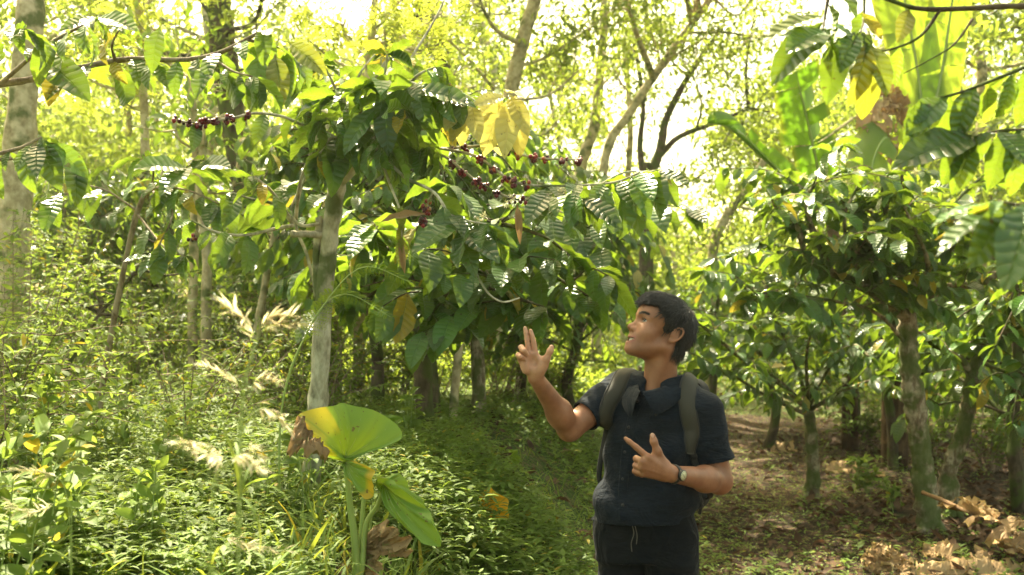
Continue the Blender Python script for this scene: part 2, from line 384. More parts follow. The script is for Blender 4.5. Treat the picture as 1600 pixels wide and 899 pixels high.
grn = np.clip(sstep((.55 + .19 * (np.clip(gV[:, 1], -5, 40) - 3.4) - gV[:, 0] + .25) / .7) + sstep((gV[:, 1] - 15) / 3), 0, 1)
ground = mk('ground', mesh_np('ground', gV, gF, True, None, {'green': grn}), M['soil']); tag(ground, 'leaf strewn forest floor with a grassy bank', kind='structure')

def bankness(x, y):
    xe = .55 + .19 * (np.clip(y, -5, 40) - 3.4)
    return sstep((xe - x + .25) / .7)
def spread(rng, n, y0, y1, bx=None, wide=.62):
    """random ground points inside the view wedge, denser near"""
    y = y0 * (y1 / y0) ** rng.random(n)
    x = rng.uniform(-wide, wide, n) * y
    return x, y
def noise2(x, y, s, seed=0):
    r = np.random.default_rng(seed); v = 0
    for k in range(7):
        a = r.uniform(0, 6.28); f_ = s * r.uniform(.6, 1.8); v = v + np.sin(f_ * (x * math.cos(a) + y * math.sin(a)) + r.uniform(0, 6.28))
    return v / 3.0

# herbs: small plants of paired leaves, thousands on the bank
def herb_cloud(fol, x, y, z, h, rng, leafL, pairs=4, tpls=None, lean=.25):
    N = len(x); base = np.stack([x, y, z], -1)
    ax = nrm(np.stack([rng.normal(0, lean, N), rng.normal(0, lean, N), np.ones(N)], -1))
    yaw = rng.uniform(0, 6.28, N)
    for k in range(pairs):
        t = (k + 1) / pairs
        pos = base + ax * (h * t)[:, None]
        a = yaw + k * 1.57 + rng.normal(0, .3, N)
        for sg in (0, math.pi):
            d = np.stack([np.cos(a + sg), np.sin(a + sg), rng.uniform(-.1, .7, N)], -1)
            fol.add(tpls or TPL_HERB, pos, d, (0, 0, 1), leafL * rng.uniform(.6, 1.25, N) * (1.1 - .35 * t), (rng.random(N) < .02) * .7)
rng = np.random.default_rng(5)
fh = Fol(11)
x, y = spread(rng, 36000, 2.4, 17)
keep = (rng.random(len(x)) < bankness(x, y) * .97 + .05) & (y > 2.7 + .9 * (x > -.6)) & (noise2(x, y, 1.7, 3) > -.85 + .5 * rng.random(len(x)))
x, y = x[keep], y[keep]
hh = (1 + 1.1 * sstep((-.16 - x / y) / .15) * sstep((y - 3.6) / 1.5)) * np.clip(.14 + .09 * noise2(x, y, 1.0, 8) + .05 * rng.random(len(x)), .05, .5) * np.where(x > -.05 * y, .8, 1.0)
hh = np.where((np.abs(x / y + .2) < .035) & (y < 4.6), .06, hh)
herb_cloud(fh, x, y, gz(x, y) - .01, hh, rng, np.clip(.05 + .008 * noise2(x, y, .8, 4) + .012 * rng.random(len(x)), .03, .075) * np.where(x > -.07 * y, 1.25, 1.0) * np.where(y < 4.6, 1 + .5 * np.clip(noise2(x, y, 2.1, 44), 0, 1.2), 1))
o = mk('undergrowth', fh.mesh('undergrowth'), M['herb']); tag(o, 'low green herb cover spreading over the bank', kind='stuff')
# grass blades
fg = Fol(12)
x, y = spread(rng, 60000, 2.6, 15)
bn = bankness(x, y); k2 = noise2(x, y, 1.6, 9)
right = (x > .55 + .19 * (y - 3.4) - .2)
keep = (rng.random(len(x)) < np.where(right, .75 * (noise2(x, y, 1.2, 21) > .1), .35 + .15 * (x > -.12 * y)))
x, y = x[keep], y[keep]; N = len(x); right = right[keep]
a = rng.uniform(0, 6.28, N)
d = np.stack([np.cos(a) * .5, np.sin(a) * .5, rng.uniform(.5, 1.4, N)], -1)
L = np.where(right, .05, .12) * rng.uniform(.5, 1.5, N) * np.where(x > -.08 * y, .8, 1.5)
fg.add(TPL_BLADE, np.stack([x, y, gz(x, y) - .01], -1), d, (0, 0, 1) + .3 * rng.normal(size=(N, 3)), L, (rng.random(N) < .05) * .7)
# creeping broad little leaves that green the path
x, y = spread(rng, 42000, 5.6, 18, wide=.6)
keep = (noise2(x, y, 1.2, 21) > .0) & (x > .3 + .19 * (y - 3.4) - .5)
x, y = x[keep], y[keep]; N = len(x); a = rng.uniform(0, 6.28, N)
fg.add(TPL_HERB, np.stack([x, y, gz(x, y) + rng.uniform(0, .04, N)], -1), np.stack([np.cos(a), np.sin(a), rng.uniform(-.1, .6, N)], -1), (0, 0, 1), rng.uniform(.02, .045, N), 0)
o = mk('grass', fg.mesh('grass'), M['grass']); tag(o, 'fine green grass over the bank and path edges', kind='stuff')
# waist high sunlit brush beyond the plantation
fb = Fol(14); x, y = spread(rng, 85000, 10.5, 34, wide=.66)
keep = (x < .55 + .19 * (y - 3.4) - 1.2) | (y > 17.5)
x, y = x[keep], y[keep]; N = len(x); top = np.clip(.75 + .5 * noise2(x, y, .9, 33) + .02 * (y - 12), .12, 1.5) * np.clip((y - 11.5) / 3, .3, 1)
fb.add(TPL_FAR, np.stack([x, y, gz(x, y) + top * rng.random(N) ** .6], -1), rng.normal(size=(N, 3)) + [0, 0, .3], rng.normal(size=(N, 3)) * .5 + [0, 0, 1], .11 * rng.uniform(.6, 1.4, N))
o = mk('brush', fb.mesh('brush'), M['far']); tag(o, 'waist high sunlit brush filling the ground beyond the trunks', kind='stuff')
# leaf litter
fl = Fol(13)
x, y = spread(rng, 26000, 5.2, 22, wide=.62)
right = x > .55 + .19 * (y - 3.4) - .6
keep = np.where(right, rng.random(len(x)) < np.where(noise2(x, y, 1.2, 21) < .2, .75, .2), rng.random(len(x)) < .10)
x, y = x[keep], y[keep]; N = len(x); a = rng.uniform(0, 6.28, N)
fl.add([leaf_tpl(3, 2, .5, d_, f_, 0) for d_, f_ in ((1.2, .5), (-.9, .3), (2., .7), (.3, .9))], np.stack([x, y, gz(x, y) + rng.uniform(.003, .03, N)], -1), np.stack([np.cos(a), np.sin(a), rng.uniform(-.15, .35, N)], -1), np.stack([rng.normal(0, .35, N), rng.normal(0, .35, N), np.ones(N)], -1), rng.uniform(.05, .15, N), 0)
o = mk('leaf_litter', fl.mesh('leaf_litter'), M['litter']); tag(o, 'brown fallen leaves scattered over the path', kind='stuff')

# ------------------------------------------------------------------ trees and plants
def V3(t): return np.array(P(*t))
def PP(lst): return [V3(t) for t in lst]
def ico(r=1.0):
    bm = bmesh.new(); bmesh.ops.create_icosphere(bm, subdivisions=1, radius=r)
    v = np.array([x.co[:] for x in bm.verts]); f_ = np.array([[q_.index for q_ in x.verts] for x in bm.faces]); bm.free(); return v, f_
IV, IF = ico()
M['cherry'] = None
m, nt, out = newmat('coffee_cherry'); at = nd(nt, 'ShaderNodeAttribute', attribute_name='rnd')
c = ramp(nt, at.outputs['Fac'], [(0, (.035, .010, .014)), (.45, (.12, .012, .022)), (.78, (.30, .022, .028)), (.9, (.40, .12, .03)), (.98, (.20, .28, .05))])
pr = nd(nt, 'ShaderNodeBsdfPrincipled', Roughness=.3); nt.links.new(c, pr.inputs['Base Color']); nt.links.new(pr.outputs[0], out.inputs[0]); M['cherry'] = m
M['flower'] = leaf_mat('cream_blossom', (.55, .5, .3), (.72, .66, .42), (.7, .65, .3), tr=.3, rough=.6, spec=.2, veins=0)
def cherries(path, parent, rng, spacing=.055, n=9, r=.0075, dark=0.0, start=.1, end=1.0):
    p = catmull(path, 8); c = np.concatenate([[0], np.cumsum(np.linalg.norm(np.diff(p, axis=0), axis=1))])
    for s_ in np.arange(c[-1] * start, c[-1] * end, spacing * 1.15):
        s_ = s_ + rng.normal(0, spacing * .2)
        o_ = np.array([np.interp(s_, c, p[:, k]) for k in range(3)])
        k = rng.integers(max(3, n - 5), n + 8); V = []; F = []; A = []
        for i in range(k):
            rr = r * rng.uniform(.8, 1.2); d = nrm(rng.normal(size=3)); ctr = o_ + d * rng.uniform(.6, 1.9) * r * 1.2 - [0, 0, .004]
            V.append(IV * rr * [1, 1, 1.15] + ctr); F.append(IF + 12 * i if len(IV) == 12 else IF + len(IV) * i); A += [np.clip(rng.random() * (1 - dark), 0, 1)] * len(IV)
        mk('cherry_cluster', mesh_np('cherry_cluster', np.vstack(V), np.vstack(F), True, None, {'rnd': A}), M['cherry'], parent)
def blossoms(pts, parent, rng, r=.018):
    for p in pts:
        f_ = Fol(int(rng.integers(1e6))); n = 26
        d = nrm(rng.normal(size=(n, 3))); f_.add([leaf_tpl(3, 1, .3, .3, 0, pet=0)], np.array(p) + d * .004, d, rng.normal(size=(n, 3)), r * rng.uniform(.7, 1.2, n)); mk('flower_cluster', f_.mesh('flower_cluster'), M['flower'], parent)

# ---- prototype coffee trees, copied
def coffee_auto(seed, h, Rr, nb, leafL, stems=1, low=.35, tpls=TPL_MID, r0=.045, spacing=.085, hang=.7):
    rng = np.random.default_rng(seed); w = Wood(); f_ = Fol(seed)
    for s_ in range(stems):
        a = s_ * 6.28 / stems + rng.uniform(0, 1); sp = .0 if stems == 1 else rng.uniform(.12, .3)
        pts = [np.array([math.cos(a) * .06 * (stems > 1), math.sin(a) * .06 * (stems > 1), -.06])]
        for k in range(1, 6):
            t = k / 5; pts.append(np.array([math.cos(a) * sp * t + rng.normal(0, .04), math.sin(a) * sp * t + rng.normal(0, .04), h * t]))
        tr_ = w.tube(pts, r0 * 1.25, r0 * .5, n=8, knots=.05, rng=rng)
        for b in range(nb // stems):
            t = low + (1 - low) * (b + rng.random()) / (nb / stems); o_ = tr_[int(t * (len(tr_) - 1))]
            az = b * 2.4 + rng.uniform(-.4, .4) + s_; L = Rr * rng.uniform(.6, 1.1) * (1.0 - .35 * t) ; d = np.array([math.cos(az), math.sin(az), 0])
            rise = rng.uniform(.05, .45) * L
            pts = [o_, o_ + d * L * .35 + [0, 0, rise * .8], o_ + d * L * .7 + [0, 0, rise * .8], o_ + d * L + [0, 0, rise * .2 - .12 * L]]
            pts[2] = pts[2] + rng.normal(0, .04, 3)
            bp_ = w.tube(pts, .012, .004, n=5, sub=4)
            f_.leaves_on(bp_, leafL, spacing, .3, 1, hang, tpls)
            for q_ in range(2):
                i0 = int(len(bp_) * rng.uniform(.25, .75)); a2 = az + rng.choice([-1, 1]) * rng.uniform(.5, 1.1); d2 = np.array([math.cos(a2), math.sin(a2), 0]); l2 = L * rng.uniform(.3, .5)
                bq_ = w.tube([bp_[i0], bp_[i0] + d2 * l2 * .5 + [0, 0, .05], bp_[i0] + d2 * l2 + [0, 0, -.04]], .006, .003, n=4, sub=4)
                f_.leaves_on(bq_, leafL, spacing, .1, 1, hang, tpls)
    return w.mesh('trunk'), f_.mesh('crown')
PROTO = {}
def place_proto(key, build, loc, rz, sc, label, cat='coffee tree', name='coffee_tree', group=None, mats=('bark_dark', 'coffee')):
    if key not in PROTO:
        a, b = build(); a.materials.append(M[mats[0]]); b.materials.append(M[mats[1]]); PROTO[key] = (a, b)
    a, b = PROTO[key]
    e = empty(name, loc, label, cat, group, rz); e.scale = (sc, sc, sc)
    for nm, me in (('trunk', a), ('crown', b)):
        o = bpy.data.objects.new(nm, me); COL.objects.link(o); o.parent = e
    return e
def X(px, Y): return (px - 800) / FPX * Y
C1 = lambda: coffee_auto(31, 2.15, 1.35, 34, .19, 1, .42)
C2 = lambda: coffee_auto(32, 2.0, 1.30, 32, .19, 2, .40)
C3 = lambda: coffee_auto(33, 2.3, 1.45, 36, .18, 3, .45)
C4 = lambda: coffee_auto(34, 1.7, 1.25, 26, .18, 1, .35)
CK = {'c1': C1, 'c2': C2, 'c3': C3, 'c4': C4}
specs = [  # px of trunk, Y, proto, scale, label
    (588, 7.4, 'c1', 1.02, 'coffee tree on the bank with dark trunk just right of the slender grey trunk'),
    (668, 7.0, 'c3', .98, 'thick stemmed coffee tree with heavy dark drooping leaves in the middle of the bank'),
    (752, 8.0, 'c2', 1.05, 'dark two stemmed coffee tree left of the raised palm'),
    (812, 9.6, 'c1', 1.0, 'coffee tree standing in shade directly behind the raised palm'),
    (905, 9.8, 'c4', 1.15, 'coffee tree with drooping leaves between the raised palm and the face'),
    (520, 9.2, 'c2', 1.0, 'shaded coffee tree seen behind the slender grey trunk'),
    (430, 10.2, 'c4', 1.1, 'coffee tree behind the bank, left of the slender grey trunk'),
    (240, 11.2, 'c3', 1.05, 'coffee tree with dense leaves behind the twin thin trunks'),
    (110, 10.0, 'c2', 1.05, 'dark leaved coffee tree beside the big lichened trunk at left edge'),
    (1195, 12.6, 'c4', 1.25, 'coffee tree with slim trunk at the far end of the leaf strewn path'),
    (1392, 10.3, 'c1', 1.05, 'coffee tree with straight dark trunk behind the big right hand tree'),
    (1588, 8.2, 'c4', 1.2, 'coffee tree with dark trunk at the right edge of the view'),
    (1110, 14.5, 'c3', .95, 'low coffee tree far down the path behind the man\'s shoulder'),
    (1330, 14.0, 'c3', .95, 'coffee tree far back between the two dark mossy trunks'),
    (1480, 12.8, 'c2', 1.0, 'coffee tree far back right of the big mossy tree'),
]
for i, (px, Y, k, sc, lab) in enumerate(specs):
    x = X(px, Y); place_proto(k, CK[k], (x, Y, gzs(x, Y) - .02), i * 1.9, sc, lab, mats=('bark_moss' if k == 'c2' else 'bark_dark', 'coffee'))

# ---- shade trees
def shade_tree(name, label, trunk, r0, r1, clumps, seed, leaf=.10, per=260, mat='far', bark='bark_pale', cat='tree', limbs=None, tpls=TPL_FAR, group=None, flat=.7):
    rng = np.random.default_rng(seed); base = np.array(trunk[0], float); base[2] = gzs(base[0], base[1]) - .1
    e = empty(name, base, label, cat, group)
    w = Wood(); pts = [base] + [np.array(t) for t in trunk[1:]]
    tp = w.tube(pts, r0, r1, n=10, knots=.04, rng=rng, sub=7)
    for lb in (limbs or []): w.tube(lb[0], lb[1], lb[2], n=7, knots=.05, rng=rng)
    allp = [tp] + [catmull(lb[0], 5) for lb in (limbs or [])]; cand = np.vstack([a[len(a) // 3:] for a in allp])
    f_ = Fol(seed)
    if mat == 'far': leaf = leaf * .82; per = per * 1.7
    for (c, r) in clumps:
        c = np.array(c)
        j = np.argmin(np.linalg.norm(cand - c - [0, 0, -r * .7], axis=1)); o_ = cand[j]; mid_ = (o_ + c) / 2 + rng.normal(0, .12 * r, 3) + [0, 0, -.1 * r]
        rr = np.clip(.025 * np.linalg.norm(c - o_), .012, .06); lm = w.tube([o_, mid_, c], rr, .012, n=5, sub=5)
        n = int(per * r * r); ks = max(4, int(7 * r))
        # twigs inside the clump, leaves strung along them
        for k in range(ks):
            d = nrm(rng.normal(size=3) * [1, 1, flat]); tip = c + d * r * rng.uniform(.6, 1.1); st = lm[rng.integers(len(lm) // 2, len(lm))]
            tw = w.tube([st, (st + tip) / 2 + rng.normal(0, .08, 3), tip], .010, .004, n=4, sub=3)
            m_ = n // ks; t = rng.uniform(.25, 1.08, m_)[:, None]; pos = st + (tip - st) * t + rng.normal(0, .16 * r, (m_, 3)) * [1, 1, .6]
            dd = rng.normal(size=(m_, 3)); dd[:, 2] -= .4; up = rng.normal(size=(m_, 3)) * .6 + [0, 0, 1]
            f_.add(tpls, pos, dd, up, leaf * rng.uniform(.7, 1.3, m_))
    mk('trunk', w.mesh('trunk'), M[bark], e); mk('crown', f_.mesh('crown'), M[mat], e); return e
def CL(lst): return [(V3(t[:3]), t[3]) for t in lst]
# big lichened trunk at the left edge; its crown is above the frame
shade_tree('shade_tree', 'tall tree with thick pale lichened trunk at the left edge', PP([(15, 640, 7.2), (22, 420, 7.2), (28, 250, 7.2), (42, 90, 7.2), (52, -60, 7.3), (60, -400, 7.6)]), .125, .08,
    CL([(150, -260, 7.5, .9), (-80, -330, 8, 1.2), (-220, -120, 8.5, 1.1), (380, -150, 9, 1.0), (620, -560, 8.2, 1.2), (760, -420, 8.0, 1.2), (236, -500, 7, .85), (90, -480, 7.2, .8), (380, -570, 7.5, .9), (330, -420, 8.5, .9)]), 41, leaf=.11, per=240)  # last clumps added out of view to shade the lower left bank
shade_tree('shade_tree', 'leaning brown trunked shade tree above the pale yellow leaves, top centre', PP([(775, 590, 13), (778, 300, 13), (790, 190, 13), (815, 70, 13), (850, -60, 13), (890, -300, 12.5)]), .12, .08,
    CL([(700, 60, 12.5, 1.0), (930, 40, 13, 1.1), (880, 180, 13.5, .9), (720, -90, 12, 1.2), (980, -160, 12, 1.4), (840, -330, 11, 1.5), (1050, -420, 10.5, 1.5), (640, -330, 11, 1.4), (905, 110, 13, .8), (760, -130, 14.5, 1.5), (850, -120, 15.5, 1.5), (800, -240, 15, 1.6), (930, -90, 16.5, 1.5), (900, -230, 16, 1.6), (1000, -120, 17, 1.6)]), 42, leaf=.12, per=200)  # last clumps, above the frame, added to keep sun off the path
shade_tree('shade_tree', 'slender tree leaning right across the bright gap in the middle', PP([(930, 560, 16), (942, 270, 16), (985, 175, 16), (1050, 80, 16), (1120, -20, 16), (1160, -120, 16)]), .085, .05,
    CL([(1010, 30, 16, 1.2), (1100, 60, 16, 1.1), (1080, -80, 15.5, 1.4), (1200, -60, 16, 1.5), (960, 120, 16.5, .9), (1180, 60, 16, 1.1), (950, -150, 13, 1.3), (1060, -190, 13.5, 1.3), (1160, -180, 14, 1.3), (1010, -290, 13, 1.3), (1260, -230, 14, 1.4), (1330, -330, 13.5, 1.4), (1150, -340, 13, 1.3)]), 43, leaf=.12, per=190)  # later high clumps added above the view to shade the right hand ground
shade_tree('shade_tree', 'pale straight trunked shade tree left of the leaning slender tree', PP([(902, 560, 19), (905, 290, 19), (928, 200, 19), (938, 110, 19), (950, -30, 19)]), .12, .08,
    CL([(905, 60, 19, 1.3), (990, 80, 19.5, 1.3), (860, 130, 19, 1.0), (960, -60, 19, 1.6), (920, 170, 19.5, 1.0)]), 44, leaf=.13, per=170)
shade_tree('shade_tree', 'dark forked tree with three upright limbs in the middle distance', PP([(1008, 560, 18), (1010, 330, 18), (1010, 255, 18)]), .15, .11,
    CL([(1080, 110, 18, 1.1), (1170, 120, 18, 1.2), (1150, 200, 18, 1.2), (1230, 180, 18.5, 1.3), (1050, 30, 18, 1.2), (1180, 20, 18, 1.4), (1010, 150, 18, .7), (1120, 260, 18, .9), (1210, 270, 18.5, 1.1)]), 45, leaf=.12, per=230, bark='bark_dark',
    limbs=[(PP([(1009, 300, 18), (1000, 230, 18), (1005, 160, 18), (990, 60, 18)]), .07, .03), (PP([(1010, 290, 18), (1032, 235, 18), (1040, 190, 18), (1075, 120, 18), (1130, 40, 18)]), .10, .04), (PP([(1030, 245, 18), (1060, 215, 18), (1110, 195, 18), (1170, 170, 18)]), .06, .03)])
shade_tree('shade_tree', 'leafy slender tree filling the bright gap left of the forked tree', PP([(975, 560, 21), (978, 330, 21), (985, 200, 21), (975, 60, 21)]), .08, .05,
    CL([(960, 200, 21, 1.1), (1000, 130, 21, 1.1), (930, 260, 21, .9), (1015, 250, 21, .9), (1040, 330, 21, 1.0), (960, 330, 21, .9), (985, 40, 21, 1.2), (1080, 300, 21, .9)]), 49, leaf=.13, per=150)
shade_tree('shade_tree', 'leaning pale tree in front of the yellow clearing right of the man\'s head', PP([(1108, 560, 15), (1112, 420, 15), (1128, 350, 15), (1165, 300, 15), (1200, 240, 15)]), .09, .05,
    CL([(1090, 330, 15, .7), (1150, 360, 15, .7), (1190, 250, 15, .9), (1080, 390, 15.5, .6), (1210, 330, 15.5, .8)]), 46, leaf=.10, per=200)
shade_tree('shade_tree', 'dark ivy covered trunk in the top left behind the coffee branches', PP([(395, 560, 12), (380, 300, 12), (350, 90, 12), (340, -40, 12), (345, -220, 12)]), .17, .13,
    CL([(310, 60, 11.5, .8), (400, 30, 11.8, .8), (250, -20, 12, 1.0), (420, -120, 11, 1.2), (240, -200, 11, 1.3), (350, -420, 10.5, 1.5), (150, 30, 12, .9)]), 47, leaf=.11, per=210, bark='bark_dark')
shade_tree('shade_tree', 'dark trunk half hidden by yellow green feathery foliage at top', PP([(705, 560, 15), (700, 300, 15), (690, 120, 15), (668, 20, 15), (640, -100, 15)]), .2, .14,
    CL([(660, 30, 14.6, .9), (720, 100, 14.6, .7), (590, -60, 14, 1.2), (700, -160, 14, 1.4)]), 48, leaf=.11, per=200, bark='bark_dark')
# feathery trees (fine leaflets)
TPL_FEATH = []
def feather_tpl(n=9):
    a = leaf_far(.32, .1, .2); Vs, Fs, Us = [], [], []
    for k in range(n):
        t = (k + 1) / n
        for sg in (-1, 1):
            an = sg * 1.05; s_ = .30 * math.sin(math.pi * (t * .85 + .1)); v = a[0] * s_; c_, q_ = math.cos(an), math.sin(an)
            v = np.stack([v[:, 0] * c_ - v[:, 1] * q_ + t, v[:, 0] * q_ + v[:, 1] * c_, v[:, 2] - .35 * t * t], -1); Fs.append(a[1] + 6 * len(Vs)); Vs.append(v); Us.append(a[2])
    return np.vstack(Vs), np.vstack(Fs), np.vstack(Us)
TPL_FEATH = [feather_tpl(9), feather_tpl(7)]
def feather_tree(label, trunk, clumps, seed, leaf=.28, per=60, r0=.06):
    return shade_tree('feathery_tree', label, trunk, r0, .03, clumps, seed, leaf=leaf, per=per, mat='feather', tpls=TPL_FEATH)
feather_tree('feathery leaved young tree with yellow green sprays above the grey trunk crown', PP([(560, 600, 9.5), (565, 300, 9.5), (575, 120, 9.5), (590, -40, 9.5)]), CL([(600, 40, 9.5, .6), (660, 80, 9.5, .5), (540, 30, 9.6, .55), (640, -30, 9.5, .7), (500, 80, 9.8, .5), (690, 20, 9.8, .6)]), 51, per=110)
feather_tree('feathery leaved tree catching the sun in the upper left gap', PP([(225, 600, 11), (228, 300, 11), (222, 100, 11), (210, -60, 11)]), CL([(180, 60, 11, .7), (250, 40, 11, .7), (210, 120, 11, .6), (120, 110, 11, .6), (230, -40, 11, .8)]), 52, per=80)
# thin trunks on the left
def pole(label, pts, r0, r1, clumps, seed, bark='bark_pale', leaf=.13):
    return shade_tree('slender_tree', label, PP(pts), r0, r1, CL(clumps), seed, leaf=leaf, per=200, bark=bark, tpls=TPL_MID, mat='coffee', flat=.6)
pole('left one of two thin pale trunks standing side by side at left', [(302, 645, 8.6), (301, 500, 8.6), (303, 380, 8.6), (306, 250, 8.6), (300, 140, 8.6)], .045, .03, [(270, 180, 8.6, .5), (320, 110, 8.7, .5), (250, 90, 8.7, .5)], 61)
pole('right one of two thin pale trunks standing side by side at left', [(325, 640, 8.4), (322, 500, 8.4), (323, 400, 8.4), (312, 300, 8.4), (320, 210, 8.4)], .05, .03, [(350, 180, 8.4, .5), (300, 260, 8.5, .45), (380, 240, 8.5, .45)], 62)
pole('thin leaning trunk between the twin trunks and the slender grey tree', [(385, 650, 7.6), (398, 540, 7.6), (415, 440, 7.6), (436, 330, 7.6), (450, 250, 7.6)], .035, .02, [(430, 240, 7.6, .4), (470, 270, 7.6, .4)], 63)
pole('dark slanting sapling low at left beside the big lichened trunk', [(78, 660, 6.2), (100, 590, 6.2), (150, 500, 6.2), (215, 420, 6.2), (245, 380, 6.2)], .018, .008, [(230, 400, 6.2, .3), (160, 470, 6.2, .25)], 64, bark='bark_dark', leaf=.09)
pole('slim pale sapling on the bank left of the raised arm', [(707, 690, 7.0), (710, 620, 7.0), (716, 560, 7.0), (720, 500, 7.0)], .035, .025, [(720, 470, 7.0, .3)], 65)

# more background trees: copies of three prototypes, farther off
def bg_proto(seed, h, spreadr):
    def f():
        rng = np.random.default_rng(seed); w = Wood(); fo = Fol(seed)
        tp = w.tube([(0, 0, -.2), (rng.normal(0, .15), rng.normal(0, .15), h * .3), (rng.normal(0, .4), rng.normal(0, .4), h * .65), (rng.normal(0, .5), rng.normal(0, .5), h)], .17, .05, n=8, knots=.04, rng=rng)
        for b in range(26):
            t = rng.uniform(.22, 1.0); o_ = tp[int(t * (len(tp) - 1))]; az = b * 2.4; L = spreadr * rng.uniform(.5, 1.1) * (1.15 - .5 * t)
            c = o_ + [math.cos(az) * L, math.sin(az) * L, rng.uniform(.2, .9) * L * .6]
            w.tube([o_, (o_ + c) / 2 + rng.normal(0, .15, 3), c], .05, .015, n=5, sub=4)
            r = rng.uniform(.6, 1.2); n = int(250 * r * r)
            pos = c + nrm(rng.normal(size=(n, 3))) * (r * rng.random((n, 1)) ** .45) * [1, 1, .7]
            dd = rng.normal(size=(n, 3)); dd[:, 2] -= .3
            fo.add(TPL_FAR, pos, dd, rng.normal(size=(n, 3)) * .6 + [0, 0, 1], .15 * rng.uniform(.7, 1.3, n))
        return w.mesh('trunk'), fo.mesh('crown')
    return f
BG = {'b1': bg_proto(71, 8.5, 2.4), 'b2': bg_proto(72, 7.0, 2.8), 'b3': bg_proto(73, 10.0, 2.2)}
bgs = [(40, 19, 'b1', 'at far left behind the big lichened trunk'), (150, 24, 'b2', 'far back left, seen between the lichened trunk and the twin trunks'), (300, 21, 'b3', 'far behind the twin thin trunks'), (470, 25, 'b1', 'far behind the slender grey trunk'),
       (600, 22, 'b2', 'far back behind the feathery sprays'), (760, 27, 'b3', 'far back behind the pale yellow leaves'), (1260, 22, 'b2', 'behind the hanging banana leaf'), (1385, 25, 'b1', 'behind the tall banana leaves'), (1520, 20, 'b3', 'at far right behind the glowing banana leaves'),
       (-80, 15, 'b3', 'just outside the left edge, its crown reaching in'), (1700, 16, 'b1', 'just outside the right edge, its crown reaching in')]
for i, (px, Y, k, lab) in enumerate(bgs):
    x = X(px, Y); place_proto(k, BG[k], (x, Y, gzs(x, Y) - .1), i * 2.1, .95 + .1 * (i % 3), 'leafy background tree ' + lab, 'tree', 'background_tree', 'trees at the back of the plantation', mats=('bark_pale', 'far'))
# the far-off wood that reads as one mass
def wood():
    rng = np.random.default_rng(81); fo = Fol(81); w = Wood(); n = 0
    for k in range(95):
        Y = rng.uniform(30, 58); x = rng.uniform(-.75, .75) * Y; gap = abs(x / Y - .17) < .10
        h = rng.uniform(3, 5) if gap else rng.uniform(6.5, 12); z0 = gzs(x, Y)
        w.tube([(x, Y, z0 - .3), (x + rng.normal(0, .3), Y, z0 + h * .5), (x + rng.normal(0, .5), Y, z0 + h)], .18, .06, n=6, sub=3)
        for c in range(9):
            ctr = np.array([x, Y, z0 + h * rng.uniform(.25, 1.0)]) + rng.normal(0, 1.4, 3) * [1, 1, .4]; r = rng.uniform(.9, 1.8); m_ = int(90 * r * r)
            pos = ctr + nrm(rng.normal(size=(m_, 3))) * (r * rng.random((m_, 1)) ** .4) * [1, 1, .7]
            fo.add(TPL_FAR, pos, rng.normal(size=(m_, 3)), rng.normal(size=(m_, 3)) * .6 + [0, 0, 1], .30 * rng.uniform(.7, 1.3, m_))
    o = mk('distant_woodland', fo.mesh('distant_woodland'), M['far']); tag(o, 'sunlit far-off woodland closing the view', kind='stuff')
    o = mk('distant_trunk', w.mesh('distant_trunk'), M['bark_pale']); tag(o, 'pale stems within the far-off woodland', kind='stuff')
wood()

# ---- coffee tree A: the slender grey trunk with the cherries
rng = np.random.default_rng(91)
tA = PP([(482, 830, 4.5), (485, 760, 4.5), (496, 640, 4.48), (503, 520, 4.46), (510, 420, 4.45), (519, 340, 4.42), (530, 275, 4.38), (548, 235, 4.35)])
A = empty('coffee_tree', tA[0], 'coffee tree with slender grey trunk, broad glossy leaves and red cherries', 'coffee tree')
w = Wood(); w.tube(tA, .043, .034, n=12, knots=.05, rng=rng, sub=6)
w.tube(PP([(497, 470, 4.47), (494, 400, 4.44), (499, 350, 4.42), (498, 340, 4.42)]), .018, .016, n=8, knots=.08, rng=rng)       # dead stub
w.tube(PP([(505, 368, 4.43), (480, 366, 4.35), (455, 366, 4.3)]), .016, .014, n=8, knots=.06, rng=rng)
w.tube(PP([(530, 280, 4.38), (560, 240, 4.3), (575, 222, 4.25)]), .034, .026, n=9, knots=.12, rng=rng); w.tube(PP([(530, 270, 4.38), (527, 240, 4.36), (545, 215, 4.35)]), .030, .022, n=9, knots=.12, rng=rng)
fA = Fol(92); TW = Wood()
def twig(pts, r0=.007, r1=.003): return w.tube(PP(pts), r0, r1, n=6, knots=.04, rng=rng)
crownA = [
    ([(545, 235, 4.35), (540, 180, 4.25), (520, 130, 4.2), (505, 100, 4.15)], .23, .11, .5), ([(560, 230, 4.3), (585, 170, 4.1), (600, 120, 4.0), (605, 85, 3.95)], .22, .10, .5),
    ([(565, 225, 4.3), (620, 160, 4.1), (650, 120, 4.0), (680, 105, 4.0)], .22, .10, .6), ([(570, 225, 4.28), (640, 180, 4.1), (690, 150, 4.0), (720, 150, 3.95)], .22, .10, .7),
    ([(550, 232, 4.3), (500, 200, 4.2), (475, 170, 4.1)], .22, .10, .8), ([(555, 225, 4.3), (560, 190, 4.05), (570, 150, 3.95), (575, 135, 3.9)], .24, .10, .8),
    ([(570, 225, 4.25), (610, 190, 4.0), (630, 170, 3.9)], .24, .09, .9), ([(575, 222, 4.25), (650, 205, 4.2), (690, 190, 4.2)], .22, .10, .9), ([(545, 230, 4.35), (545, 180, 4.5), (560, 120, 4.6), (590, 80, 4.7)], .2, .1, .6),
    ([(560, 228, 4.3), (600, 200, 4.5), (650, 160, 4.6)], .2, .1, .8), ([(560, 228, 4.3), (530, 200, 4.1), (510, 185, 4.0)], .24, .1, .9)]
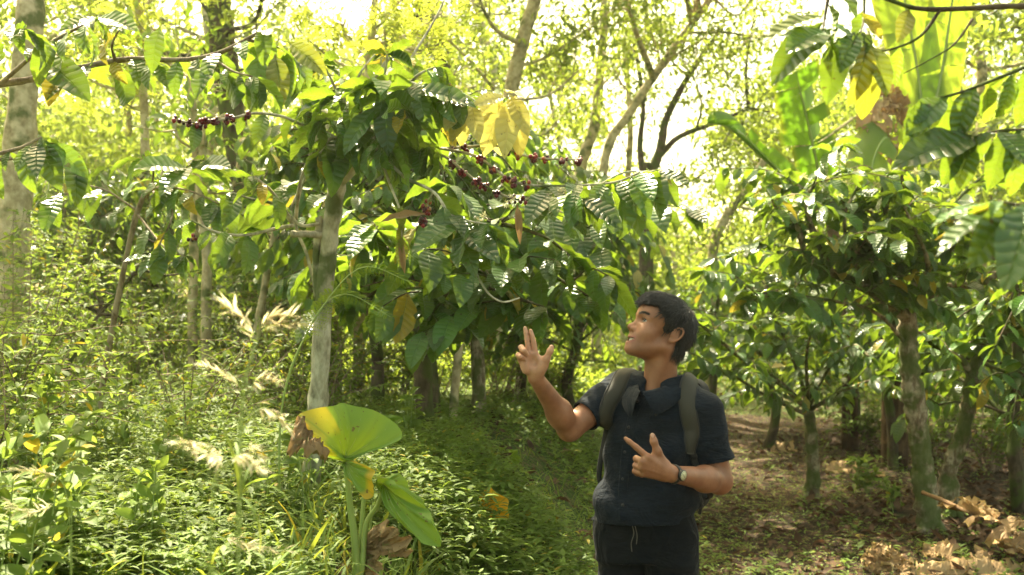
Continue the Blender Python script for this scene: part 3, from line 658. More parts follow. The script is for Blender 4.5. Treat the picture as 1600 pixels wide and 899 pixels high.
crownA += [([(560, 225, 4.28), (520, 215, 4.15), (500, 240, 4.1)], .22, .09, .9), ([(560, 228, 4.28), (590, 215, 4.0), (600, 225, 3.9)], .23, .08, 1.0), ([(565, 225, 4.3), (640, 215, 4.15), (665, 225, 4.05)], .22, .09, 1.0), ([(560, 200, 4.2), (540, 165, 4.0), (530, 150, 3.95)], .23, .09, .7), ([(600, 150, 4.1), (640, 130, 3.95), (660, 140, 3.9)], .23, .09, .8), ([(590, 170, 4.1), (600, 150, 3.95), (590, 130, 3.9)], .23, .09, .8), ([(550, 210, 4.3), (600, 100, 4.3), (640, 90, 4.3)], .2, .09, .7), ([(550, 210, 4.3), (500, 140, 4.3), (470, 120, 4.3)], .2, .09, .7)]
for pts, L, sp, hg in crownA:
    p = twig(pts, .010, .004); fA.leaves_on(p, L, sp * .85, .3, 1, hg, TPL_NEAR, tipn=3)
# unseen sprig added above the frame to keep sun off the man's collar
sp_ = w.tube([V3((640, 95, 4.3)), V3((690, 10, 4.5)), V3((722, -80, 4.75)), np.array([-.216, 4.847, 3.41])], .006, .003, n=6)
for k_, (ox, oy, oz) in enumerate(((.0, .0, .0), (.06, -.03, .02), (-.05, .04, .01), (.02, .06, -.02), (-.02, -.07, .03))):
    fA.add(TPL_NEAR, [np.array([-.216 + ox - .06, 4.847 + oy, 3.40 + oz])], [1, .3 * (k_ - 2), -.1], (-.2, .5, .8), .20)
# cherry branches to the right
B1 = [(575, 224, 4.25), (640, 232, 4.2), (700, 232, 4.15), (775, 228, 4.1), (830, 246, 4.05), (905, 250, 4.0)]
B2 = [(640, 232, 4.2), (695, 245, 4.15), (740, 280, 4.1), (800, 310, 4.05), (850, 312, 4.0)]
B3 = [(690, 232, 4.15), (745, 245, 4.05), (795, 280, 4.0), (835, 290, 3.95), (900, 290, 3.9), (960, 285, 3.85), (1000, 270, 3.8)]
B4 = [(575, 224, 4.25), (590, 235, 4.1), (631, 276, 3.95), (677, 300, 3.85), (700, 335, 3.8), (716, 366, 3.75), (738, 415, 3.72), (760, 455, 3.7), (785, 472, 3.7), (812, 466, 3.7)]
B5 = [(590, 235, 4.1), (610, 290, 4.0), (625, 330, 4.0), (628, 372, 4.0)]
b1, b2, b3, b4, b5 = (twig(b, .0075, .0035) for b in (B1, B2, B3, B4, B5))
cr = np.random.default_rng(93)
cherries([V3(t) for t in B1[3:]], A, cr, .055, 9, .0085); cherries([V3(t) for t in B1[1:4]], A, cr, .11, 6, .0078, .5); cherries([V3(t) for t in B2[1:]], A, cr, .05, 9, .0085, .3); cherries([V3(t) for t in B3[1:4]], A, cr, .05, 10, .009)
cherries(PP([(668, 316, 3.95), (664, 335, 3.95), (660, 352, 3.95)]), A, cr, .035, 9, .0092, 0, 0, 1.2); cherries(PP([(590, 237, 4.1), (600, 245, 4.1)]), A, cr, .03, 9, .0075, .6, 0, 1)
twig([(677, 300, 3.85), (668, 320, 3.95), (660, 352, 3.95)], .004, .003)
fA.leaves_on(b3, .24, .085, .62, 1, .8, TPL_NEAR, tipn=3, keep=.85); fA.leaves_on(twig([(940, 288, 3.87), (975, 270, 3.95), (1020, 268, 4.0)], .006), .24, .07, .2, 1, .8, TPL_NEAR, tipn=3)
fA.leaves_on(twig([(850, 292, 3.95), (880, 305, 3.85), (905, 312, 3.8)], .005), .22, .07, .1, 1, .6, TPL_NEAR, tipn=3)
fA.leaves_on(twig([(700, 335, 3.8), (730, 345, 3.75), (760, 350, 3.7)], .005), .25, .09, .1, 1, .6, TPL_NEAR, tipn=2, keep=.9); fA.leaves_on(b4, .24, .09, .48, .62, .6, TPL_NEAR, tipn=2)
fA.leaves_on(b5, .13, .06, .7, 1, 1.4, TPL_NEAR, tipn=1, yel=.3)
# hand placed big leaves
def big(fol, base, tip, L=None, up=(0, -.5, 1), yel=0.0, tp=None, droop=None):
    a, b = V3(base), V3(tip); d = b - a; L = L or np.linalg.norm(d) * 1.08
    dr = .5 if droop is None else droop; d = nrm(d) + np.array([0, 0, dr * .35])
    fol.add([leaf_tpl(12, 6, fol.rng.uniform(.36, .46), dr, .25, .010, fol.rng.normal(0, .15), wav=.02)] if tp is None else tp, a, d, up, L, yel)
for args in (((716, 352, 3.75), (655, 392, 3.55)), ((718, 358, 3.75), (770, 405, 3.6)), ((722, 352, 3.76), (800, 385, 3.7)), ((715, 360, 3.75), (738, 425, 3.62)), ((640, 140, 3.9), (735, 165, 3.85)), ((600, 160, 3.9), (605, 235, 3.85)), ((590, 165, 3.9), (540, 235, 3.85)), ((910, 310, 3.8), (965, 355, 3.7)), ((985, 275, 3.8), (1012, 335, 3.7)), ((1015, 268, 3.95), (1045, 300, 3.95)), ((860, 300, 3.9), (828, 345, 3.75)), ((900, 300, 3.8), (893, 350, 3.7)), ((945, 285, 3.85), (925, 320, 3.8))):
    big(fA, *args, up=(0, -.8, .8))
# left stems of A (suckers) with the rosettes
for pts, L in (([(500, 480, 4.46), (480, 400, 4.5), (462, 345, 4.5), (480, 260, 4.5), (500, 195, 4.5)], 0), ([(462, 345, 4.5), (470, 280, 4.3), (500, 210, 4.3)], 0), ([(458, 350, 4.45), (430, 320, 4.4), (395, 312, 4.35), (360, 300, 4.3)], .2), ([(458, 352, 4.45), (420, 360, 4.3), (380, 368, 4.2), (335, 362, 4.1), (300, 345, 4.1)], .19), ([(500, 350, 4.4), (470, 352, 4.4), (455, 330, 4.4), (470, 290, 4.45)], 0), ([(455, 345, 4.4), (425, 300, 4.2), (395, 275, 4.1)], .2)):
    p = twig(pts, .010, .004)
    if L: fA.leaves_on(p, L, .09, .35, 1, .8, TPL_NEAR, tipn=2)
cherries(PP([(300, 372, 4.1), (290, 366, 4.1)]), A, cr, .03, 6, .008, 0, 0, 1)
B6 = [(545, 228, 4.3), (510, 208, 4.2), (474, 196, 4.1), (440, 182, 4.0), (400, 177, 3.9), (370, 183, 3.85), (334, 189, 3.8), (300, 192, 3.75), (274, 188, 3.7)]
b6 = twig(B6, .0075, .0035); cherries([V3(t) for t in B6[4:]], A, cr, .042, 9, .0082, .25); cherries(PP([(312, 195, 3.76), (305, 208, 3.76)]), A, cr, .03, 9, .008, .4, 0, 1)
fA.leaves_on(b6, .16, .10, .55, .9, 1.1, TPL_NEAR, keep=.4)
blossoms(PP([(790, 318, 3.95), (800, 310, 3.96), (748, 345, 3.74), (757, 338, 3.75), (880, 300, 3.85), (893, 305, 3.83), (1040, 545, 4.2)][:6]), A, cr)
mk('trunk', w.mesh('trunk'), M['bark_grey'], A); mk('crown', fA.mesh('crown'), M['coffee'], A)
fY = Fol(94)
for base, tip in (((800, 150, 4.0), (790, 235, 3.9)), ((795, 148, 4.0), (820, 205, 3.9)), ((790, 152, 4.0), (748, 165, 3.9)), ((785, 155, 4.0), (760, 235, 3.95)), ((770, 162, 4.02), (735, 205, 3.95)), ((740, 160, 4.0), (708, 215, 3.95)), ((735, 160, 4.0), (745, 215, 3.9)), ((805, 150, 4.0), (812, 240, 4.0)), ((800, 146, 4.0), (815, 150, 3.8)), ((730, 165, 4.05), (718, 230, 4.1)), ((778, 158, 4.0), (785, 250, 4.1)), ((720, 168, 4.0), (700, 200, 3.9))):
    big(fY, base, tip, up=(0, -1, .6))
mk('yellow_leaf', fY.mesh('yellow_leaf'), M['coffee_yellow'], A)
for base, tip in (((665, 335, 3.9), (598, 350, 3.85)), ((626, 372, 4.0), (630, 425, 3.98)), ((808, 320, 4.0), (812, 375, 3.95)), ): fD = Fol(95); big(fD, base, tip, up=(0, -1, .3), tp=[leaf_tpl(10, 4, .3, .8, .9, .012, .6, wav=.05)]); mk('withered_leaf', fD.mesh('withered_leaf'), M['dry'], A)

# ---- foreground coffee tree at left whose trunk stands outside the frame
def near_tree(name, label, base, trunk, twigs, bigs, seed, extra=None, bark='twig', bl=(), tr=.045):
    rg = np.random.default_rng(seed); e = empty(name, base, label, 'coffee tree'); w = Wood(); f_ = Fol(seed)
    w.tube(trunk, tr, tr * .6, n=9, knots=.04, rng=rg)
    for t in twigs:
        pts, r, L, sp, st, hg = t[:6]; p = w.tube(PP(pts), r, r * .4, n=7, knots=.05, rng=rg)
        if L: f_.leaves_on(p, L, sp, st, 1, hg, TPL_NEAR, tipn=2, keep=t[6] if len(t) > 6 else .9)
    for b_ in bigs: big(f_, *b_[:2], up=(0, -.8, .7) if len(b_) < 3 else b_[2], yel=b_[3] if len(b_) > 3 else 0)
    mk('trunk', w.mesh('trunk'), M[bark], e); mk('crown', f_.mesh('crown'), M['coffee'], e); blossoms(PP(bl), e, rg)
    return e
bx, by = -2.35, 3.3
near_tree('coffee_tree', 'coffee tree reaching in from the left edge with long hanging leaves on a bare branch', (bx, by, gzs(bx, by)),
    [(bx, by, gzs(bx, by) - .05), (bx + .05, by, 1.6), (bx, by, 2.4), (bx + .05, by, 3.1)],
    [([(-330, 190, 3.3), (-100, 150, 3.3), (0, 132, 3.3), (50, 124, 3.3), (100, 112, 3.3), (180, 95, 3.28), (225, 92, 3.25), (280, 94, 3.2), (340, 84, 3.15), (392, 58, 3.1), (410, 48, 3.1)], .014, .19, .085, .55, .95, .92),
     ([(320, 88, 3.17), (345, 100, 3.1), (365, 112, 3.05), (395, 120, 3.0)], .006, .17, .07, .3, .9), ([(385, 62, 3.1), (420, 70, 3.15), (450, 80, 3.2)], .006, .19, .08, .2, .8), ([(180, 95, 3.28), (175, 70, 3.2), (190, 40, 3.1)], .006, .16, .08, .3, .7), ([(0, 132, 3.3), (60, 80, 3.2), (110, 50, 3.1), (150, 32, 3.0)], .008, .18, .09, .4, .8),
     ([(-330, 300, 3.1), (-100, 260, 3.0), (20, 235, 2.95), (65, 215, 2.9)], .010, .16, .07, .7, 1.1), ([(-100, 260, 3.0), (40, 245, 3.1), (100, 235, 3.1), (125, 255, 3.1)], .007, .15, .08, .6, 1.0), ([(-310, 120, 3.3), (-150, 90, 3.2), (-20, 55, 3.1), (40, 45, 3.0)], .008, .17, .09, .6, .7)],
    [((110, 112, 3.3), (75, 150, 3.2)), ((62, 90, 3.2), (122, 150, 3.1)), ((160, 30, 3.0), (100, 45, 2.9)), ((150, 28, 3.0), (200, 45, 2.9)), ((250, 42, 3.15), (235, 105, 3.1)), ((240, 95, 3.25), (265, 140, 3.2)), ((278, 94, 3.2), (270, 145, 3.15)), ((405, 85, 3.1), (398, 160, 3.05)), ((430, 85, 3.1), (437, 155, 3.05), (0, -.8, .7), .3), ((450, 65, 3.15), (498, 115, 3.1), (0, -1, .4), .4), ((60, 222, 2.9), (85, 290, 2.85)), ((70, 222, 2.9), (128, 275, 2.9)), ((50, 225, 2.9), (25, 262, 2.85)), ((60, 225, 2.9), (52, 270, 2.8)), ((70, 300, 3.1), (85, 350, 3.05)), ((95, 302, 3.1), (68, 355, 3.0))], 101, bark='twig')
# rosette tree in the left middle (leaves around 220-340, 240-330)
bx, by = X(150, 5.2), 5.2
near_tree('coffee_tree', 'small coffee tree at left with arching bright leaves below the cherry branch', (bx, by, gzs(bx, by)),
    [(bx, by, gzs(bx, by) - .05), (bx + .05, by, 1.3), tuple(V3((215, 330, 5.0))), tuple(V3((255, 290, 4.9)))],
    [([(255, 290, 4.9), (290, 262, 4.7), (320, 250, 4.6)], .007, .22, .07, .1, .4), ([(230, 310, 4.95), (240, 270, 4.8), (225, 245, 4.7)], .007, .22, .08, .2, .5), ([(255, 290, 4.9), (300, 300, 4.7), (345, 320, 4.6)], .007, .22, .07, .2, .8), ([(215, 330, 5.0), (170, 300, 5.0), (140, 290, 5.0)], .007, .2, .08, .2, .7), ([(240, 300, 4.9), (270, 330, 4.7), (250, 380, 4.6), (235, 400, 4.6)], .006, .2, .08, .3, .8), ([(215, 335, 5.0), (260, 390, 4.7), (290, 400, 4.6)], .006, .2, .08, .3, .8)],
    [((300, 262, 4.6), (255, 300, 4.4)), ((305, 262, 4.6), (345, 262, 4.4)), ((295, 265, 4.6), (220, 262, 4.4))], 102, tr=.018)

# ---- big right hand tree, two mossy trunks
rng = np.random.default_rng(111)
TPL_WIDE = [leaf_tpl(8, 4, w_, d_, f_, .010, t_, wav=.025) for (w_, d_, f_, t_) in ((.50, .9, .25, .2), (.54, .5, .3, -.3), (.46, 1.2, .2, .3), (.52, .7, .45, 0), (.48, .3, .2, .4))]
def right_tree(label, trunk, r0, r1, limbs, seed, leafL=.19, n_tw=3, bark='bark_moss', bl=(), hang=.42):
    rg = np.random.default_rng(seed); base = V3(trunk[0]); base[2] = gzs(base[0], base[1]) - .06; e = empty('coffee_tree', base, label, 'coffee tree')
    w = Wood(); f_ = Fol(seed); pts = PP(trunk); pts[0] = base; w.tube(pts, r0, r1, n=14, knots=.085, rng=rg, sub=8)
    for k in range(4):                                                # buttressing roots
        a = k * 1.6 + .4; w.tube([pts[0] + [0, 0, .22], pts[0] + [math.cos(a) * r0 * 1.1, math.sin(a) * r0 * 1.1, .08], pts[0] + [math.cos(a) * r0 * 2.1, math.sin(a) * r0 * 2.1, .0]], r0 * .55, r0 * .25, n=7, knots=.08, rng=rg)
    for (pp_, r, st) in limbs:
        p = w.tube(PP(pp_), r, r * .35, n=8, knots=.06, rng=rg)
        if st is None: continue
        f_.leaves_on(p, leafL, .085, st, 1, hang, TPL_WIDE)
        L = np.linalg.norm(np.diff(p, axis=0), axis=1).sum()
        for k in range(int(n_tw * L * 2.2)):
            t = rg.uniform(st * .8, 1); o_ = p[int(t * (len(p) - 1))]; a = rg.uniform(0, 6.28); l2 = rg.uniform(.25, .6); d = np.array([math.cos(a), math.sin(a), rg.uniform(-.2, .6)])
            q_ = w.tube([o_, o_ + d * l2 * .5 + [0, 0, .03], o_ + d * l2 + [0, 0, -.06]], .006, .003, n=5, sub=4); f_.leaves_on(q_, leafL, .08, .15, 1, hang, TPL_WIDE)
    mk('trunk', w.mesh('trunk'), M[bark], e); mk('crown', f_.mesh('crown'), M['coffee'], e); blossoms(PP(bl), e, rg, .03)
right_tree('coffee tree with mossy peeling trunk rising at right, limbs spreading both ways', [(1455, 838, 7.3), (1445, 760, 7.3), (1436, 680, 7.25), (1425, 600, 7.2), (1418, 520, 7.2), (1420, 470, 7.2)], .085, .058,
    [([(1420, 500, 7.2), (1370, 460, 7.0), (1300, 425, 6.8), (1262, 400, 6.7), (1245, 350, 6.6)], .05, .35), ([(1300, 425, 6.8), (1270, 360, 6.6), (1262, 310, 6.5), (1280, 280, 6.5)], .025, .3), ([(1420, 480, 7.2), (1430, 430, 7.0), (1400, 370, 6.8), (1380, 310, 6.7), (1385, 275, 6.6)], .035, .35),
     ([(1422, 475, 7.2), (1480, 450, 7.1), (1540, 440, 7.0), (1590, 400, 6.9), (1620, 370, 6.9)], .035, .3), ([(1425, 470, 7.2), (1450, 440, 7.1), (1460, 370, 7.0), (1500, 310, 6.9), (1530, 280, 6.9)], .03, .3), ([(1425, 480, 7.2), (1380, 420, 6.9), (1330, 390, 6.6), (1290, 370, 6.3)], .015, .3), ([(1425, 480, 7.2), (1480, 400, 6.9), (1500, 360, 6.6), (1470, 320, 6.4)], .015, .3), ([(1425, 480, 7.2), (1380, 350, 6.9), (1300, 310, 6.8), (1240, 290, 6.7)], .015, .4), ([(1418, 540, 7.2), (1370, 490, 7.0), (1300, 470, 6.8), (1220, 462, 6.6), (1170, 470, 6.5)], .016, .3),
     ([(1370, 460, 7.0), (1330, 400, 6.8), (1320, 340, 6.7), (1340, 290, 6.7)], .02, .3), ([(1420, 480, 7.2), (1450, 420, 6.7), (1430, 360, 6.4), (1410, 320, 6.3)], .02, .3), ([(1245, 350, 6.6), (1215, 330, 6.5), (1205, 310, 6.4)], .012, .1)], 112,
    bl=[(1255, 275, 6.4), (1340, 268, 6.6), (1290, 280, 6.5), (1400, 262, 6.6), (1325, 285, 6.4), (1430, 268, 6.6), (1370, 290, 6.5)])
right_tree('second mossy coffee trunk forking low, just right of the peeling trunk', [(1488, 800, 7.9), (1482, 740, 7.9), (1500, 690, 7.85), (1516, 620, 7.8), (1518, 570, 7.8)], .072, .045,
    [([(1518, 580, 7.8), (1545, 540, 7.7), (1590, 510, 7.6), (1650, 480, 7.6)], .04, .3), ([(1517, 585, 7.8), (1500, 560, 7.7), (1460, 540, 7.6), (1440, 520, 7.5), (1400, 520, 7.4)], .03, .4), ([(1518, 575, 7.8), (1540, 520, 7.8), (1570, 480, 7.8), (1580, 420, 7.8)], .03, .3), ([(1516, 600, 7.8), (1560, 590, 7.6), (1620, 570, 7.5)], .02, .3)], 113, n_tw=2)
# limbs of the coffee trees behind the man, leaves low over the path
right_tree('wide low coffee tree behind the man, its leaves spreading over the path', [(1268, 770, 9.0), (1270, 720, 9.0), (1266, 660, 9.0), (1262, 630, 9.0)], .062, .045,
    [([(1262, 640, 9.0), (1220, 600, 8.6), (1160, 560, 8.2), (1110, 520, 8.0), (1085, 500, 7.9)], .03, .3), ([(1262, 635, 9.0), (1290, 580, 8.6), (1330, 540, 8.2), (1360, 560, 8.0)], .03, .3), ([(1265, 640, 9.0), (1240, 560, 8.6), (1210, 500, 8.4), (1170, 470, 8.3)], .025, .3), ([(1266, 650, 9.0), (1200, 620, 8.5), (1150, 590, 8.2), (1110, 570, 8.0)], .02, .3), ([(1266, 640, 9.0), (1320, 610, 8.5), (1400, 580, 8.2)], .02, .3), ([(1264, 640, 9.0), (1260, 560, 8.4), (1270, 510, 8.1)], .02, .3)], 114, leafL=.18, n_tw=2)

# ---- dense near crown centre: leaves hanging behind tree A, right up to the palm
right_tree('dense dark coffee tree hanging big ribbed leaves behind the cherry branches', [(665, 640, 6.0), (662, 560, 6.0), (668, 480, 5.95), (680, 420, 5.9), (700, 380, 5.85)], .06, .04,
    [([(690, 400, 5.9), (760, 380, 5.6), (830, 410, 5.3), (880, 440, 5.1), (930, 470, 5.0)], .018, .25), ([(690, 395, 5.9), (720, 350, 5.5), (780, 350, 5.2), (850, 370, 5.0), (890, 400, 4.9)], .018, .25), ([(680, 420, 5.9), (620, 390, 5.6), (570, 400, 5.4), (540, 430, 5.3)], .018, .3), ([(680, 410, 5.9), (640, 370, 5.5), (590, 360, 5.3), (560, 380, 5.2)], .018, .3),
     ([(675, 440, 5.9), (700, 450, 5.4), (690, 470, 5.1), (675, 490, 5.0)], .015, .3), ([(680, 430, 5.9), (760, 450, 5.4), (820, 470, 5.1), (850, 480, 5.0)], .015, .3), ([(680, 420, 5.9), (740, 420, 5.4), (770, 440, 5.0)], .015, .3), ([(670, 470, 5.9), (610, 450, 5.5), (560, 470, 5.3)], .015, .3), ([(700, 380, 5.85), (800, 340, 5.8), (900, 350, 5.7), (950, 400, 5.6)], .015, .3)], 115, leafL=.25, n_tw=2, bark='bark_dark', hang=.7)

# ---- foreground coffee tree at right, trunk outside the frame
bx, by = 1.75, 2.1
near_tree('coffee_tree', 'out of focus coffee tree hanging in from the upper right corner', (bx, by, gzs(bx, by)),
    [(bx, by, gzs(bx, by) - .05), (bx - .05, by, 1.3), (bx, by, 2.2), (bx - .03, by, 2.7)],
    [([(2096, 130, 2.1), (1900, 40, 2.2), (1700, 20, 2.2), (1600, 10, 2.2), (1500, 14, 2.2), (1440, 14, 2.2), (1395, 2, 2.2), (1300, -40, 2.2), (1250, -60, 2.2)], .009, 0, .1, 0, 0), ([(1470, 14, 2.2), (1440, 55, 2.2), (1400, 75, 2.2), (1350, 85, 2.2)], .0045, .12, .12, .6, 1.0, .6), ([(1520, 30, 2.2), (1490, 70, 2.2), (1450, 95, 2.2), (1412, 115, 2.2)], .003, 0, .1, 0, 0),
     ([(2096, 150, 2.1), (1850, 60, 2.1), (1650, 90, 2.1), (1590, 110, 2.1), (1540, 130, 2.1), (1490, 148, 2.1), (1450, 155, 2.1)], .006, .12, .08, .45, 1.0, .8), ([(2096, 290, 2.1), (1850, 200, 2.1), (1700, 180, 2.1), (1620, 200, 2.1), (1560, 205, 2.1), (1520, 215, 2.1)], .006, .13, .06, .5, 1.0), ([(1300, -40, 2.2), (1290, 20, 2.15), (1285, 50, 2.1)], .005, .13, .07, .1, .8), ([(1350, -20, 2.2), (1350, 30, 2.15), (1345, 50, 2.1)], .004, .13, .08, .4, 1.0), ([(2096, 390, 2.1), (1850, 300, 1.6), (1700, 310, 1.6), (1600, 320, 1.6), (1560, 315, 1.6)], .005, .09, .06, .7, 1.2)],
    [((1285, 35, 2.1), (1215, 125, 2.1)), ((1290, 25, 2.1), (1205, 60, 2.05), (0, -.6, 1), .2), ((1292, 50, 2.1), (1245, 78, 2.0)), ((1355, 60, 2.1), (1345, 160, 2.1), (.5, -1, .2), .45), ((1350, 80, 2.1), (1358, 190, 2.15), (0, -1, .3), .35), ((1345, 20, 2.1), (1378, 60, 2.1), (0, -1, .3), .6), ((1335, 50, 2.1), (1320, 105, 2.05)), ((1420, 15, 2.2), (1412, 60, 2.15), (0, -1, .2), .4), ((1480, 152, 2.1), (1430, 205, 2.05)), ((1505, 145, 2.1), (1510, 215, 2.1), (0, -1, .2), .3), ((1530, 215, 2.1), (1422, 260, 2.0)), ((1500, 218, 2.1), (1480, 285, 2.1)), ((1575, 200, 2.1), (1555, 290, 2.1)), ((1560, 205, 2.1), (1602, 250, 2.0)), ((1300, 45, 2.15), (1240, 100, 2.1)), ((1290, 60, 2.15), (1215, 55, 2.1)), ((1310, 60, 2.15), (1300, 150, 2.1)), ((1360, 70, 2.15), (1385, 140, 2.1), (0, -1, .2), .2), ((1455, 158, 2.1), (1420, 225, 2.1)), ((1485, 150, 2.1), (1468, 240, 2.15), (0, -1, .3)), ((1540, 130, 2.1), (1550, 200, 2.15), (0, -1, .3), .2), ((1590, 200, 2.1), (1590, 300, 2.1)), ((1520, 215, 2.1), (1500, 300, 2.1), (0, -1, .2)), ((1610, 100, 2.1), (1600, 190, 2.1), (0, -1, .3)),
     ((1580, 318, 1.6), (1540, 415, 1.55), (0, -1, .1)), ((1565, 325, 1.6), (1470, 390, 1.6), (0, -.3, 1)), ((1545, 320, 1.6), (1460, 350, 1.6), (0, -.2, 1)), ((1610, 315, 1.6), (1590, 440, 1.5)), ((1545, 322, 1.6), (1515, 372, 1.65), (0, -1, .2), .9)], 121, bark='bark_dark', bl=[(1515, 212, 2.1), (1508, 208, 2.1)])

# ---- banana plants
BS = 1.0
def banana_leaf(path, width, parent, seed, tear=.25, fold=.35, mat='banana', name='leaf', crump=0.0, up=(0, -1, .1), dead=False, wprof=None):
    width = width * BS
    rg = np.random.default_rng(seed); p = catmull(PP([(a_, b_, c_ * BS) for a_, b_, c_ in path]) if not isinstance(path[0], np.ndarray) else path, 14); k = len(p); t = nrm(np.gradient(p, axis=0)); upv = np.array(up, float); sd = nrm(np.cross(t, upv)); nn = np.cross(sd, t)
    s_ = np.linspace(0, 1, k); hw = .5 * width * np.interp(s_, *(wprof or ([0, .06, .2, .75, .93, 1], [.1, .5, .95, 1, .75, .2])))
    V, F, UV, A_, B_ = [], [], [], [], []; n0 = 0; nu = 5
    for sg in (-1, 1):
        ang = fold * (1 + .15 * rg.normal()); off = 0.0; prev = None
        for i in range(k):
            if rg.random() < tear and i > 2: off = rg.normal(0, .30 if not dead else .5); newstrip = True
            else: newstrip = False
            def row(i_, o_):
                a = ang + o_; r_ = []
                for j in range(nu + 1):
                    u = j / nu; droop_ = (.22 + .5 * abs(o_)) * hw[i_] * u * u
                    q_ = p[i_] + sd[i_] * sg * hw[i_] * u * math.cos(a * .8) + nn[i_] * (hw[i_] * u * math.sin(a)) - nn[i_] * droop_ + t[i_] * (.18 * hw[i_] * u) + rg.normal(0, crump, 3) * u
                    r_.append(q_)
                return r_
            r1 = row(i, off)
            if prev is not None:
                r0 = row(i - 1, off) if newstrip else prev
                if newstrip: r0 = [a * .92 + b * .08 for a, b in zip(r0, r1)]
                V += r0 + r1; UV += [(.5 + sg * .5 * j / nu, (i - 1) / k) for j in range(nu + 1)] + [(.5 + sg * .5 * j / nu, i / k) for j in range(nu + 1)]
                for j in range(nu): F.append((n0 + j, n0 + j + 1, n0 + nu + 2 + j, n0 + nu + 1 + j))
                ed = [min(1, max(0, (j / nu - .86) * 5)) * .5 for j in range(nu + 1)]; A_ += [.5 + .3 * off] * (2 * nu + 2); B_ += ed + ed; n0 += 2 * nu + 2
            prev = r1
    V = np.array(V); 
    o = mk(name, mesh_np(name, V, F, True, UV, {'rnd': np.clip(A_, 0, 1), 'yel': B_}), M[mat], parent)
    w = Wood(); w.tube(p - nn * .006, .016 * width / .4, .006, n=7, raw=True); mk('midrib', w.mesh('midrib'), M['rib'] if not dead else M['dry'], o); return o
M['rib'] = simple('midrib_green', (.26, .34, .08), .5)
M['stem'] = bark_mat('banana_stem', (.035, .022, .015), (.085, .05, .03), (.17, .11, .06), scale=9, stretch=.08)
BS = 1.32; Yb = 10.5; bx, by = X(1395, Yb), Yb
ban = empty('banana_plant', (bx, by, gzs(bx, by)), 'banana plant with tall glowing yellow green leaves and a hanging brown one at upper right', 'banana plant')
w = Wood(); w.tube([(bx, by, gzs(bx, by) - .1), (bx, by, 1.5), (bx - .02, by, 2.5), V3((1420, 230, Yb))], .14, .06, n=12, knots=.02, rng=rng); mk('stem', w.mesh('stem'), M['stem'], ban)
banana_leaf([(1425, 290, 8), (1440, 180, 8), (1425, 60, 8), (1400, -60, 8), (1380, -150, 7.9)], .42, ban, 1, tear=.06, fold=.15)
banana_leaf([(1440, 260, 8), (1470, 120, 8), (1485, 20, 8), (1500, -90, 8), (1520, -200, 7.8)], .40, ban, 2, tear=.06, fold=.35, up=(.25, -1, .1))
banana_leaf([(1420, 300, 8), (1400, 240, 7.8), (1385, 215, 7.6), (1365, 250, 7.5), (1360, 310, 7.4)], .34, ban, 4, tear=.1, fold=.2)
banana_leaf([(1410, 220, 8), (1395, 160, 7.9), (1375, 150, 7.8), (1362, 190, 7.7), (1360, 255, 7.7)], .26, ban, 5, tear=.45, fold=.9, mat='dry', name='dead_leaf', crump=.012, dead=True)
banana_leaf([(1410, 230, 8), (1405, 170, 7.9), (1392, 165, 7.8), (1385, 200, 7.7), (1388, 262, 7.7)], .22, ban, 6, tear=.45, fold=.9, mat='dry', name='dead_leaf', crump=.012, dead=True)
BS = 1.4; Yc = 12.0; bx, by = X(1325, Yc), Yc
ban2 = empty('banana_plant', (bx, by, gzs(bx, by)), 'banana plant with a broad torn green leaf hanging upright above the right hand coffee crown', 'banana plant')
w = Wood(); w.tube([(bx, by, gzs(bx, by) - .1), (bx, by, 1.5), V3((1296, 330, Yc))], .10, .06, n=12, knots=.02, rng=rng); mk('stem', w.mesh('stem'), M['stem'], ban2)
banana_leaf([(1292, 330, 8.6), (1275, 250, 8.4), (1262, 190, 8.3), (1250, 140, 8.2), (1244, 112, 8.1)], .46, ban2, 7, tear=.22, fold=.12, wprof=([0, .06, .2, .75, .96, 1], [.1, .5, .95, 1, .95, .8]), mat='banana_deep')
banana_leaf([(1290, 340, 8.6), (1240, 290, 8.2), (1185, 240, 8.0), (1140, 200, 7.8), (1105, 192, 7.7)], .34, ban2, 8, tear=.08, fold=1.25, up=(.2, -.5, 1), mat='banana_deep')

BS = 1.0
